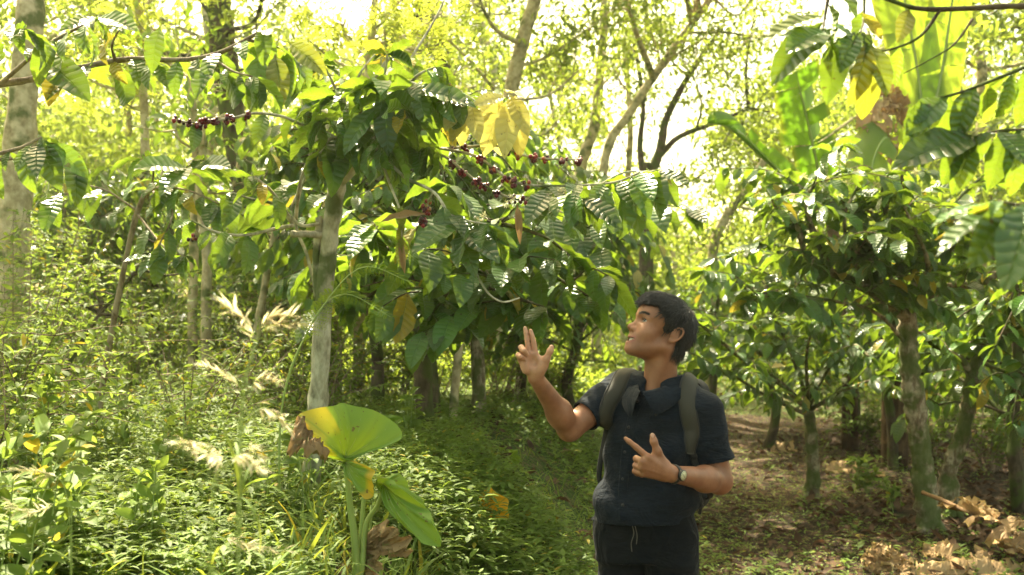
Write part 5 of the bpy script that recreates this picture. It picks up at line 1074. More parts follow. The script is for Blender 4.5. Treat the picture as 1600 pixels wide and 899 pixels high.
# torso frame
TA = R(27)
tf = v3((-math.sin(TA), -math.cos(TA), 0)); tl = v3((math.cos(TA), -math.sin(TA), 0)); tu = v3((0, 0, 1))
RS = v3(P(969, 608, 3.57)); RE = v3(P(890, 670, 3.44)); RW = v3(P(837, 590, 3.29))
LS = v3(P(1101, 641, 3.40)); LE = v3(P(1124, 752, 3.40)); LW = v3(P(1052, 741, 3.17))
def arm(S, E, W, rs):
    gg = Grid(np.minimum(np.minimum(S, E), W) - [.19 if W[0] > 0.2 else .13, .13, .13], np.maximum(np.maximum(S, E), W) + [.13, .13, .20], .0022)
    sh = S + (E - S) * .35
    gg.chain([sh, E], [rs[0], rs[1]], .02)
    gg.cap(E, E + (W - E) * .35, rs[1], rs[2], .02); gg.cap(E + (W - E) * .35, W, rs[2], rs[3], .02)
    return gg
# --- right arm (image left), palm to the camera
ga = arm(RS, RE, RW, (.050, .041, .040, .0245))
ga.ell(RE + (RW - RE) * .28, (.040, .037, .05), .02)
q = lambda px, py, Y: v3(P(px, py, Y))
WR = q(836, 588, 3.285)
ga.cap(RW, q(838, 578, 3.275), .0240, .026, .012)
for a, b, ra, rb in ((q(844, 580, 3.27), q(836.5, 553, 3.265), .0155, .0115), (q(836, 580, 3.275), q(826.5, 551, 3.265), .0155, .0112), (q(829, 579, 3.278), q(819.5, 555, 3.265), .0155, .011), (q(825, 578, 3.278), q(814.5, 563, 3.262), .0155, .0108)):
    ga.cap(a, b, ra, rb, .012)
ga.ell(q(848, 569, 3.26), (.019, .015, .026), .012); ga.ell(q(821, 572, 3.262), (.015, .013, .026), .012)
ga.ell(q(833, 566, 3.251), (.013, .007, .015), .010, 's')
ga.chain([q(844, 556.5, 3.248), q(836, 559.5, 3.249), q(829, 566, 3.251)], [.0012, .0016, .0012], .003, 's')
ga.chain([q(820, 566, 3.250), q(828, 563, 3.249), q(835, 556, 3.250)], [.0010, .0014, .0010], .003, 's')
ga.chain([q(836.0, 550, 3.265), q(833.4, 533, 3.262), q(830.8, 523, 3.262), q(829.0, 517, 3.264)], [.0098, .0086, .0077, .0064], .0010)
ga.chain([q(826.2, 549, 3.265), q(823.6, 531, 3.262), q(821.9, 520, 3.262), q(820.4, 513, 3.264)], [.0098, .0086, .0077, .0064], .0010)
ga.chain([q(819, 556, 3.262), q(814.5, 543, 3.240), q(819, 548, 3.222), q(823.5, 554.5, 3.232)], [.0104, .0094, .0086, .0074], .0025)
ga.chain([q(813.5, 563, 3.260), q(809.8, 555, 3.240), q(814, 557.5, 3.224), q(819, 561.0, 3.235)], [.0098, .0088, .0080, .0070], .0025)
ga.chain([q(847, 574, 3.262), q(854, 561, 3.250), q(859.5, 549, 3.245), q(861.8, 542.8, 3.246)], [.0150, .0112, .0098, .0082], .008)
raV, raF = ga.net(); raV = relax(raV, raF, 1, .4)
# --- left arm (image right), back of the hand to the camera
gb = arm(LS, LE, LW, (.051, .042, .039, .0262))
gb.ell(LE + (LW - LE) * .3, (.048, .043, .040), .02)
gb.cap(LW, q(1040, 737, 3.155), .0265, .025, .012)
gb.cap(q(1040, 731, 3.15), q(1012, 714.5, 3.12), .017, .0125, .014); gb.cap(q(1039, 736, 3.15), q(1004, 722, 3.115), .017, .0125, .014)
gb.cap(q(1038, 741, 3.155), q(1003, 731, 3.12), .016, .012, .014); gb.cap(q(1038, 745, 3.16), q(1006, 740, 3.13), .0145, .0115, .014)
for a_, b_ in (((1036, 733), (1011, 713.5)), ((1036, 737), (1003, 721)), ((1036, 741), (1002, 730.5))):
    gb.chain([q(*a_, 3.133), q((a_[0] + b_[0]) / 2, (a_[1] + b_[1]) / 2, 3.1215), q(*b_, 3.1115)], [.003, .0032, .0045], .006)
gb.cap(q(1037, 725, 3.16), q(1022, 712, 3.14), .016, .011, .014)
gb.chain([q(1012, 714.5, 3.12), q(994, 699, 3.125), q(983, 690, 3.13), q(977.5, 685.5, 3.135)], [.0110, .0093, .0080, .0063], .004)
gb.chain([q(1004, 721, 3.115), q(994.5, 717, 3.145), q(998, 722, 3.170), q(1006, 726, 3.165)], [.0112, .0106, .0095, .008], .004)
gb.chain([q(1003, 731, 3.120), q(993.5, 727.5, 3.148), q(997, 732, 3.172), q(1005, 735, 3.167)], [.0108, .0101, .0092, .008], .004)
gb.chain([q(1006, 740, 3.130), q(992.5, 736.5, 3.152), q(995, 739.5, 3.172), q(1003, 743, 3.168)], [.0104, .0095, .0086, .0075], .004)
gb.chain([q(1036, 726, 3.155), q(1027, 705, 3.135), q(1021.5, 690, 3.132), q(1019.5, 681, 3.134)], [.0175, .0122, .0105, .0086], .010)
laV, laF = gb.net(); laV = relax(laV, laF, 1, .4)

# torso frame origin (spine line), profile table: z, centre offset l, f, half width, half depth
def px2z(py, Y=3.46): return P(1000, py, Y).z
TC = v3(P(1024, 640, 3.50))
prof = np.array([  # z, cl, cf, rl, rf
    [.00, 0, 0, .15, .10], [.80, -.046, .005, .196, .138], [px2z(818), -.044, .008, .194, .138], [px2z(795), -.040, .010, .189, .134], [px2z(770), -.028, .012, .177, .128], [px2z(740), -.014, .013, .168, .122],
    [px2z(700), -.006, .012, .168, .122], [px2z(660), .0, .008, .172, .120], [px2z(630), .004, .0, .172, .112], [px2z(605), .006, -.012, .135, .090], [px2z(585), .006, -.02, .08, .07], [1.6, 0, -.02, .05, .05]])
ztop, zhem = px2z(590), px2z(819)
def torso_fn(Q, grow=0.0, z0=zhem, z1=ztop, tab=prof, fold=1.0, ctr=TC):
    q_ = Q - ctr; l = q_ @ tl.astype(np.float32); f_ = q_ @ tf.astype(np.float32); z = Q[..., 2]
    I = lambda c: np.interp(z, tab[:, 0], tab[:, c]).astype(np.float32)
    rl, rf = I(3) + grow, I(4) + grow
    a, b = (l - I(1)) / rl, (f_ - I(2)) / rf
    d = (np.sqrt(np.sqrt((a ** 4 + b ** 4) * .35 + (a * a + b * b) ** 2 * .65)) - 1) * np.minimum(rl, rf)
    if fold:
        w = .0065 * np.sin(38 * z + 9 * l + 2 * np.sin(11 * l + 3)) * np.clip((px2z(700) - z) / .12, 0, 1)          # sagging waist folds
        w += .0065 * np.sin(26 * l - 30 * z + 2.5 * np.sin(9 * z)) * np.clip((z - px2z(745)) / .12, 0, 1)
        w += .009 * np.sin(20 * l + 6 * z + 1.5 * np.sin(14 * z)) * np.clip((px2z(745) - z) / .15, 0, 1)
        d = d + fold * w
    hem = z0 + .012 * np.sin(7 * l + 1)
    return np.maximum(np.maximum(d, hem - z), z - z1)
gs = Grid(np.minimum(RE, LE) - [.08, .22, .0] + [0, 0, -.10], v3((max(LS[0], LE[0]) + .12, 3.80, ztop + .09)), .0032)
gs.lo[2] = zhem - .03; gs.dim = np.ceil((np.array([LE[0] + .13, 3.80, ztop + .09]) - gs.lo) / gs.h).astype(int) + 1; gs.F = np.full(gs.dim, 1.0, np.float32)
whole_lo = gs.lo + .0; whole_hi = gs.lo + gs.dim * gs.h
gs.op(torso_fn, whole_lo, whole_hi, .01, 'u', 0)
NK = NB + [0, .005, -.02]
gs.chain([NK + tl * .03, NK + tl * .075 + [0, 0, -.018], LS + [0, 0, -.004]], [.050, .044, .054], .05)
gs.chain([NK - tl * .03, NK - tl * .06 + [0, 0, -.005], RS + [0, 0, -.006]], [.050, .046, .056], .05)
def sleeve(S, E, end, r0, r1):
    d = (E - S) / np.linalg.norm(E - S); T = S + d * end
    S_, T_, d_ = S.astype(np.float32), T.astype(np.float32), d.astype(np.float32)
    def fn(Q):
        ab = T_ - S_; t = np.clip(((Q - S_) @ ab) / (ab @ ab), 0, 1.2); off = Q - S_ - t[..., None] * ab
        dd = np.linalg.norm(off, axis=-1) - (r0 + (r1 - r0) * t)
        dd = dd + .0050 * np.sin(55 * ((Q - S_) @ d_) + 22 * Q[..., 0] + 14 * Q[..., 2]) * np.clip(t * 2, 0, 1)
        return np.maximum(dd, (Q - T_) @ d_)
    gs.op(fn, np.minimum(S, T) - .1, np.maximum(S, T) + .1, .03)
    return d, T
dr, Tr = sleeve(RS, RE, .185, .062, .062); dl, Tl = sleeve(LS, LE, .175, .060, .064)
for S_, T_, r in ((RS, Tr, .056), (LS, Tl, .058)):
    d_ = (T_ - S_) / np.linalg.norm(T_ - S_)
    gs.cap(T_ - d_ * .075, T_ + d_ * .09, r * .90, r, .004, 's')
# neck hole and the open V under the collar
gs.cap(NB + [0, .0, -.03], H(-.005, 0, -.03), .060, .064, .012, 's')
VB = v3(P(1004, 613, 3.36)); 
gs.cap(NB + tf * .06 + [0, 0, -.01], VB + [0, 0, .012] - tf * .01, .030, .005, .010, 's')
gs.cap(NB + tf * .09 + [0, 0, .0], VB + tf * .03 + [0, 0, .015], .030, .005, .010, 's')
sV, sF = gs.net(); sV = relax(sV, sF, 2, .5)

# --- hidden trunk and legs of the body, inside the clothes
gt = Grid((TC[0] - .28, TC[1] - .24, -.01), (TC[0] + .28, TC[1] + .24, 1.36), .006)
gt.op(lambda Q: torso_fn(Q, -.036, .80, px2z(612), fold=0), gt.lo, gt.lo + gt.dim * gt.h, .01, 'u', 0)
hipc = TC + tl * -.03; legs = []
for sg in (-1, 1):
    hp = hipc + tl * sg * .085; hp[2] = .84; kn = hipc + tl * sg * .10 + tf * .015; kn[2] = .47; an = hipc + tl * sg * .11; an[2] = .08
    legs.append((hp, kn, an)); gt.chain([hp, kn, an], [.068, .050, .034], .02)
    gt.cap(an - [0, 0, .035], an + tf * .16 - [0, 0, .05], .030, .022, .02)
tV, tF = gt.net()
# trousers
gp = Grid((TC[0] - .30, TC[1] - .26, .03), (TC[0] + .30, TC[1] + .26, .99), .0045)
def pelvis(Q): 
    return torso_fn(Q, -.020, .74, .96, fold=0)
gp.op(pelvis, gp.lo, gp.lo + gp.dim * gp.h, .01, 'u', 0)
for hp, kn, an in legs:
    gp.chain([hp + [0, 0, -.02], kn, an], [.094, .078, .062], .03)
wob = gp.block(gp.lo, gp.lo + gp.dim * gp.h)[1]
gp.F += (.004 * np.sin(30 * wob[..., 2] + 14 * wob[..., 0]) * np.sin(19 * wob[..., 0] + 3)).astype(np.float32)
del wob
pV, pF = gp.net(); pV = relax(pV, pF, 1, .5)

# ---- link the person
PB = Vector((.46, 3.50, 0.0))
person = empty('person', PB, 'man in dark navy shirt and trousers looking up, one palm raised, other hand pointing', 'person')
parts = [(hV, hFc), (raV, raF), (laV, laF), (tV, tF)]
off = 0; VV = []; FF = []
for a, b in parts: VV.append(a); FF.append(b + off); off += len(a)
bV = np.vstack(VV); bF = np.vstack(FF)
hl = (bV - HO) @ HB.T                                    # head-local coordinates for natural skin colouring
ish = np.arange(len(bV)) < len(hV)
def gau(c, s_): return np.exp(-(((hl - c) / s_) ** 2).sum(-1)) * ish
zz = hl[:, 2]; yy = hl[:, 1]
liptone = ish * (hl[:, 0] > .088) * (np.exp(-((zz + .0712 - .0035 * (yy / .036) ** 2) / .0042) ** 2) + np.exp(-((zz + .0955 - .0165 * (yy / .036) ** 2) / .0058) ** 2)) * (np.abs(yy) < .038)
inner = ish * (hl[:, 0] < .112) * (hl[:, 0] > .08) * (np.abs(zz + .082 - .011 * (yy / .031) ** 2) < .006) * (np.abs(yy) < .035)
lipt = np.clip(liptone + 1.3 * inner, 0, 1.5)
stub = ish * np.clip((-.052 - zz) / .03, 0, 1) * (hl[:, 0] > .05)
# palms and nails are paler
pal = np.zeros(len(bV)); o1 = len(hV)
ra = bV[o1:o1 + len(raV)]; hand_axis = (q(832, 560, 3.265) - RW); hand_axis /= np.linalg.norm(hand_axis)
pal[o1:o1 + len(raV)] = np.clip(((ra - RW) @ hand_axis + .01) / .03, 0, 1) * np.clip((3.275 - ra[:, 1]) / .012, 0, 1)
me = mesh_np('body', bV, bF, True, None, {'lip': lipt, 'pal': pal, 'stub': stub})
m, nt, out = newmat('skin')
al = nd(nt, 'ShaderNodeAttribute', attribute_name='lip'); ap = nd(nt, 'ShaderNodeAttribute', attribute_name='pal'); as_ = nd(nt, 'ShaderNodeAttribute', attribute_name='stub')
tc = nt.nodes.new('ShaderNodeTexCoord'); n1 = nd(nt, 'ShaderNodeTexNoise', Scale=14.0, Detail=4.0); n2 = nd(nt, 'ShaderNodeTexNoise', Scale=220.0, Detail=5.0, Roughness=.65)
nt.links.new(tc.outputs['Object'], n1.inputs['Vector']); nt.links.new(tc.outputs['Object'], n2.inputs['Vector'])
col = ramp(nt, n1.outputs[0], [(.3, (.215, .088, .044)), (.5, (.285, .124, .064)), (.7, (.36, .165, .090))])
col = mixc(nt, ap.outputs['Fac'], col, (.50, .26, .165)); col = mixc(nt, mth(nt, 'MULTIPLY', as_.outputs['Fac'], .12), col, (.15, .09, .07))
col = mixc(nt, mth(nt, 'MINIMUM', mth(nt, 'MULTIPLY', al.outputs['Fac'], .75), 1.0), col, (.26, .085, .065))
n3 = nd(nt, 'ShaderNodeTexNoise', Scale=75.0, Detail=4.0); nt.links.new(tc.outputs['Object'], n3.inputs['Vector'])
col = mixc(nt, mth(nt, 'MULTIPLY', ramp(nt, n3.outputs[0], [(.5, (0, 0, 0)), (.72, (1, 1, 1))]), .30), col, (.20, .085, .05))
pr = nd(nt, 'ShaderNodeBsdfPrincipled', Roughness=.48); pr.inputs['Specular IOR Level'].default_value = .45
pr.inputs['Subsurface Weight'].default_value = .07; pr.inputs['Subsurface Radius'].default_value = (.012, .005, .003); pr.inputs['Subsurface Scale'].default_value = .5
bp = nd(nt, 'ShaderNodeBump', Strength=.30, Distance=.0015); nt.links.new(n2.outputs[0], bp.inputs['Height']); nt.links.new(bp.outputs[0], pr.inputs['Normal'])
nt.links.new(col, pr.inputs['Base Color']); nt.links.new(pr.outputs[0], out.inputs[0]); M['skin'] = m
body = mk('body', me, M['skin'], person)
# cloth
def cloth(name, c, crink=1.0):
    m, nt, out = newmat(name)
    tc = nt.nodes.new('ShaderNodeTexCoord'); mp = nt.nodes.new('ShaderNodeMapping'); mp.inputs['Scale'].default_value = (1, 1, 4.5)
    nt.links.new(tc.outputs['Object'], mp.inputs[0])
    n1 = nd(nt, 'ShaderNodeTexNoise', Scale=38.0, Detail=4.0, Roughness=.6, Distortion=.6); nt.links.new(mp.outputs[0], n1.inputs['Vector'])
    n2 = nd(nt, 'ShaderNodeTexNoise', Scale=9.0, Detail=3.0, Distortion=1.2); nt.links.new(tc.outputs['Object'], n2.inputs['Vector'])
    cc = ramp(nt, n1.outputs[0], [(.3, tuple(x * .75 for x in c)), (.7, tuple(x * 1.3 for x in c))])
    pr = nd(nt, 'ShaderNodeBsdfPrincipled', Roughness=.9); pr.inputs['Specular IOR Level'].default_value = .12
    pr.inputs['Sheen Weight'].default_value = .05; pr.inputs['Sheen Roughness'].default_value = .5
    b0 = nd(nt, 'ShaderNodeBump', Strength=.7, Distance=.03); nt.links.new(n2.outputs[0], b0.inputs['Height'])
    bp = nd(nt, 'ShaderNodeBump', Strength=.6 * crink, Distance=.006); nt.links.new(n1.outputs[0], bp.inputs['Height']); nt.links.new(b0.outputs[0], bp.inputs['Normal'])
    nt.links.new(bp.outputs[0], pr.inputs['Normal']); nt.links.new(cc, pr.inputs['Base Color']); nt.links.new(pr.outputs[0], out.inputs[0]); return m
M['shirt'] = cloth('navy_crinkle_cotton', (.009, .0135, .0205)); M['trousers'] = cloth('dark_trouser_cloth', (.006, .0078, .0098), .5)
M['hair'] = simple('black_hair', (.013, .011, .009), .42, .6); M['dark'] = simple('dark_plastic', (.012, .012, .013), .4)
M['strap'] = simple('strap_fabric', (.038, .036, .027), .7, .3, bump=.5, bscale=500); M['strapedge'] = simple('strap_edge', (.02, .02, .02), .8)
M['pack'] = simple('pack_fabric', (.016, .017, .018), .8, .3, bump=.4, bscale=400)
shirt = mk('shirt', mesh_np('shirt', sV, sF), M['shirt'], person)
trs = mk('trousers', mesh_np('trousers', pV, pF), M['trousers'], person)
bvs = BVHTree.FromPolygons([Vector(v) for v in sV], [tuple(int(k) for k in f_) for f_ in sF])
bvp = BVHTree.FromPolygons([Vector(v) for v in pV], [tuple(int(k) for k in f_) for f_ in pF])
CAM = Vector((0, 0, CAMZ))
def hit(px, py, tree=None):
    d = (P(px, py, 3.4) - CAM).normalized(); r = (tree or bvs).ray_cast(CAM, d)
    return r
def ribbon(surf, w, th, mat_, name, parent, wid=None, arch=0.0, n=6):
    """padded band along (point, normal) samples"""
    p = catmull([s_[0] for s_ in surf], 5); nn = nrm(catmull([s_[1] for s_ in surf], 5)); t = nrm(np.gradient(p, axis=0)); sd = nrm(np.cross(nn, t)); nn = np.cross(t, sd)
    k = len(p); W = np.full(k, w) if wid is None else np.interp(np.linspace(0, 1, k), np.linspace(0, 1, len(wid)), wid)
    us = np.linspace(-1, 1, n + 1)
    top = [p + sd * (W * u / 2)[:, None] + nn * (th * (1 - .55 * abs(u) ** 4) + arch * (1 - u * u)) for u in us]
    bot = [p + sd * (W * u / 2)[:, None] - nn * .004 for u in us[::-1]]
    ring = np.stack(top + bot, 1); r = ring.shape[1]; V = ring.reshape(-1, 3)
    i = np.arange(k - 1)[:, None] * r; j = np.arange(r)[None]; F = np.stack([i + j, i + (j + 1) % r, i + r + (j + 1) % r, i + r + j], -1).reshape(-1, 4)
    c = []
    for e in (0, (k - 1) * r):
        for a_ in range(n): c.append((e + a_, e + a_ + 1, e + r - 2 - a_, e + r - 1 - a_))
    F = np.vstack([F, np.array(c)])
    return mk(name, mesh_np(name, V, F), mat_, parent)
def around(l0, angs, dz=0.0, cz=None):
    out_ = []
    for k, a in enumerate(angs):
        l_ = np.interp(k, [0, len(angs) - 1], l0) if np.ndim(l0) and len(l0) == 2 else (l0[k] if np.ndim(l0) else l0)
        c = TC + tl * l_; c[2] = cz or 1.22
        d = tf * math.cos(R(a)) + tu * math.sin(R(a))
        r_ = bvs.ray_cast(Vector(c + d * .6), Vector(-d))
        if r_[0] is not None: out_.append((np.array(r_[0]) + np.array(r_[1]) * .002, np.array(r_[1])))
    for _ in range(3):
        n_ = [x_[1] for x_ in out_]; out_ = [(x_[0], nrm(n_[max(k - 1, 0)] + n_[k] + n_[min(k + 1, len(n_) - 1)])) for k, x_ in enumerate(out_)]
    return out_
# placket and buttons
pl = [hit(x_, y_) for x_, y_ in ((1001, 617), (991, 640), (984, 670), (979, 700), (975, 735), (973, 770), (974, 800), (975, 814))]
pl = [(np.array(h_[0]), np.array(h_[1])) for h_ in pl if h_[0] is not None]
ribbon(pl, .034, .0016, M['shirt'], 'placket', shirt)
for x_, y_ in ((997, 628), (983, 668), (977, 706), (974, 748), (973.5, 790)):
    h_ = hit(x_, y_)
    if h_[0] is None: continue
    w = Wood(); c = np.array(h_[0]); nn = np.array(h_[1]); w.tube([c + nn * .002, c + nn * .0058], .0055, .005, n=12, sub=1); mk('button', w.mesh('button'), M['dark'], shirt)
for pk in (((1014, 651), (1030, 653), (1048, 655)),):
    hs = [hit(a_, b_) for a_, b_ in pk]; ribbon([(np.array(h_[0]), np.array(h_[1])) for h_ in hs], .014, .0018, M['shirt'], 'pocket', shirt)
# collar: fold-over band round the neck
def collar():
    V = []; K = 40; prof_ = 7
    nh = H(-.005, 0, -.05) - NB; nh /= np.linalg.norm(nh)
    cl_, cf_ = tl, tf
    for i in range(K + 1):
        a = -1 + 2 * i / K; ph = math.pi + a * math.pi * .965                     # 0 = front
        ca, sa = math.cos(ph), math.sin(ph)
        front = (1 + ca) / 2                                                      # 1 at front, 0 at back
        rr = .071 + .004 * front
        c = NB + nh * .012
        vv = VB - NB; fV, lV, uV = vv @ tf, vv @ tl, vv[2]
        top = NB + tl * (sa * .077 * (1 - .28 * front ** 2) + lV * front ** 5) + tf * (ca * (.070 if ca < 0 else .070 + (fV + .004 - .070) * front ** 2)) + tu * (.034 + (uV - .030) * front ** 1.6)
        outw = nrm(tl * sa + tf * ca * .9)
        drop = .036 + .034 * front ** 3
        fl = .018 + .020 * front
        inn = top - outw * .006 - tu * (.030 - .012 * front)
        low = top + outw * (fl + .012) - tu * drop
        if front > .7: low = low + (tl * np.sign(sa)) * .040 * (front - .7) / .3
        mid = top + outw * .013 - tu * .006
        r_ = bvs.find_nearest(Vector(low)); 
        if r_[0] is not None:
            d_ = (Vector(low) - r_[0]).dot(r_[1])
            low = low + np.array(r_[1]) * (.010 - d_) * (1 if d_ < .010 else .75)
        m2 = (mid + low) / 2 + outw * .005
        r_ = bvs.find_nearest(Vector(m2)); d_ = (Vector(m2) - r_[0]).dot(r_[1])
        if d_ < .013: m2 = m2 + np.array(r_[1]) * (.013 - d_)
        up_ = [inn, top - outw * .003 - tu * .004, top, mid, m2, low]
        und = [low - outw * .001 - np.array([0, 0, .002]), m2 - outw * .003, mid - outw * .004 - tu * .002]
        V += up_ + und
    V = np.array(V).reshape(K + 1, 9, 3)
    for _ in range(3): V[1:-1] = .25 * V[:-2] + .5 * V[1:-1] + .25 * V[2:]
    V = V.reshape(-1, 3); r = 9; i = np.arange(K)[:, None] * r; j = np.arange(r - 1)[None]
    F = np.stack([i + j, i + j + 1, i + r + j + 1, i + r + j], -1).reshape(-1, 4)
    o = mk('collar', mesh_np('collar', V, F), M['shirt'], shirt)
collar()
# drawstring
w = Wood()
for pts in (((989, 822), (991, 834), (987, 848), (988, 862)), ((993, 822), (996, 836), (995, 850))):
    hs = [hit(a, b, bvp) for a, b in pts]; hs = [np.array(h_[0]) + np.array(h_[1]) * .004 for h_ in hs if h_[0] is not None]
    if len(hs) > 2: w.tube(hs, .0017, .0017, n=6)
if w.n: mk('drawstring', w.mesh('drawstring'), simple('cord', (.10, .09, .07), .8), trs)
# shoes
for hp, kn, an in legs:
    gq = Grid(an - [.16, .24, .09], an + [.16, .16, .08], .005)
    gq.chain([an + [0, 0, -.01], an + [0, 0, -.04]], [.045, .045], .01); gq.cap(an - [0, 0, .035], an + tf * .17 - [0, 0, .045], .045, .036, .03)
    a_, b_ = gq.net(); mk('shoe', mesh_np('shoe', a_, b_), M['dark'], person)
# eyes
w_white = simple('eye_white', (.70, .66, .60), .15, .6); w_iris = simple('iris', (.018, .010, .007), .1, .8); M['teeth'] = simple('teeth', (.78, .72, .60), .25, .6)
look = nrm(hF * .80 + hU * .16 + hL * .42)
for e in EYE:
    bm = bmesh.new(); bmesh.ops.create_uvsphere(bm, u_segments=24, v_segments=16, radius=.0127); bmesh.ops.translate(bm, verts=bm.verts, vec=Vector(e)); me = bpy.data.meshes.new('eyeball'); bm.to_mesh(me); bm.free(); smooth_shade(me)
    eo = mk('eyeball', me, w_white, person)
    w = Wood(); w.tube([e + look * .0105, e + look * .0131], .0062, .0052, n=16, sub=1); mk('iris', w.mesh('iris'), w_iris, eo)
# lashes
for sg in (-1, 1):
    w = Wood(); w.tube([H(.1085, sg * .0215, -.001), H(.1105, sg * .030, .0032), H(.1060, sg * .040, .0030), H(.0985, sg * .0465, -.0015)], .0011, .0008, n=5, sub=5); w.tube([H(.1070, sg * .0225, -.0060), H(.1060, sg * .034, -.0088), H(.1000, sg * .0445, -.0055)], .0006, .0005, n=4, sub=5)
    mk('eyelash', w.mesh('eyelash'), M['hair'], person)
# teeth: two curved rows
w = Wood()
for t in np.linspace(-.9, .9, 9):
    c = H(.1090 - .021 * t * t, t * .0285, -.0785 + .009 * t * t); w.tube([c + hU * .005, c - hU * .0046], .0032, .0030, n=8, sub=2)
    c = H(.1040 - .018 * t * t, t * .027, -.0900 + .012 * t * t); w.tube([c + hU * .0018, c - hU * .004], .0022, .0022, n=8, sub=2)
mk('teeth', w.mesh('teeth'), M['teeth'], person)
bvh = BVHTree.FromPolygons([Vector(v) for v in hV], [tuple(int(k) for k in f_) for f_ in hFc])
# brows
rngp = np.random.default_rng(3); 
for sg in (-1, 1):
    w = Wood()
    for k in range(260):
        t = rngp.random(); c = H(.130 - .028 * t, sg * (.010 + .040 * t), .0135 + .007 * math.sin(t * 2.4) + rngp.normal(0, .0026 * (1 - .5 * t)))
        r_ = bvh.find_nearest(Vector(c)); p0 = np.array(r_[0]); n0 = np.array(r_[1])
        dr_ = nrm(hL * sg * 1.0 + hU * rngp.uniform(-.1, .6) - hF * .5); w.tube([p0 - n0 * .0005, p0 + n0 * .0012 + dr_ * .004, p0 + n0 * .0012 + dr_ * .008], .0006, .0002, n=3, sub=1, raw=True)
    mk('eyebrow', w.mesh('eyebrow'), M['hair'], person)
# hair: cap + locks
def hairline(x): return np.interp(x, [-.08, -.034, -.026, -.012, .006, .018, .034, .046, .064, .082, .104, .122, .14], [-.066, -.062, .008, .024, .012, -.010, -.002, .022, .040, .055, .060, .055, .056])
gh = Grid(HO - .19, HO + .19, .0026)
gh.ell(H(.022, 0, .043), (.1030, .0850, .0805), .02, B=HB)
gh.ell(H(.072, 0, .058), (.0640, .0660, .0500), .02, B=HB)
gh.ell(H(-.024, 0, .020), (.062, .076, .075), .02, B=HB)
gh.ell(H(-.030, 0, -.020), (.048, .062, .052), .02, B=HB)
sl, Q = gh.block(gh.lo, gh.lo + gh.dim * gh.h)
ql = (Q - HO) @ HB.T
hx, hy_, hz = ql[..., 0], ql[..., 1], ql[..., 2]
cut = hairline(hx + .004 * np.sin(90 * hy_)) - hz + .003 * np.sin(160 * hx) + np.where(hx > .06, -.010 * np.clip(.05 - np.abs(hy_), 0, .05) / .05, 0)
cut = np.maximum(cut * .8, -.03)
gh.F = np.maximum(gh.F, cut.astype(np.float32))
gh.F += (.0012 * np.sin(230 * hy_ + 60 * hx) * np.sin(120 * hx + 40 * hz)).astype(np.float32)
del Q, ql, hx, hy_, hz, cut
cV, cF = gh.net(); cV = relax(cV, cF, 2, .5)
hair = mk('hair', mesh_np('hair', cV, cF), M['hair'], person)
bvc = BVHTree.FromPolygons([Vector(v) for v in cV], [tuple(int(k) for k in f_) for f_ in cF])
cl = (cV - HO) @ HB.T
outer = cl[(np.linalg.norm((cl - [.022, 0, .04]) / [.1, .08, .078], axis=-1) > .93)]
w = Wood(); crown = np.array([-.030, .012, .112])
for k in range(7000):
    s_ = outer[rngp.integers(len(outer))]
    away = s_ - crown; fwd = np.clip((s_[0] + .01) / .08, 0, 1)
    dirv = nrm(away) * (1 - .35 * fwd) + np.array([.25 * fwd, 0, -.30 - .5 * (s_[0] > .085)]) + np.array([0, 0, -.55]) * np.clip((.07 - s_[2]) / .06, 0, 1) + rngp.normal(0, .10, 3)
    dirv = nrm(dirv); L_ = rngp.uniform(.022, .05) * (.4 if s_[0] > .07 else 1) * (.55 if s_[2] < .04 and s_[0] > -.03 else 1); pts = []; cur = s_.copy(); lift = rngp.uniform(.0004, .0028) * (2.6 if rngp.random() < .22 else 1)
    for st in range(5):
        wp = HO + cur @ HB; r_ = bvc.find_nearest(Vector(wp)); pn = np.array(r_[0]); nn = np.array(r_[1])
        pts.append(pn + nn * (lift + (.0008 * st if s_[0] > .06 and s_[2] > .05 else 0)) * (0.3 if st == 0 else 1) if (np.linalg.norm(pn - wp) < .008 or st == 0) else wp)
        cur = (np.array(pts[-1]) - HO) @ HB.T + dirv * L_ / 4; 
    w.tube(pts, .0008, .0002, n=3, raw=True, radii=[.0006, .0010, .0009, .0006, .0002])
mk('hair_strand', w.mesh('hair_strand'), M['hair'], hair)

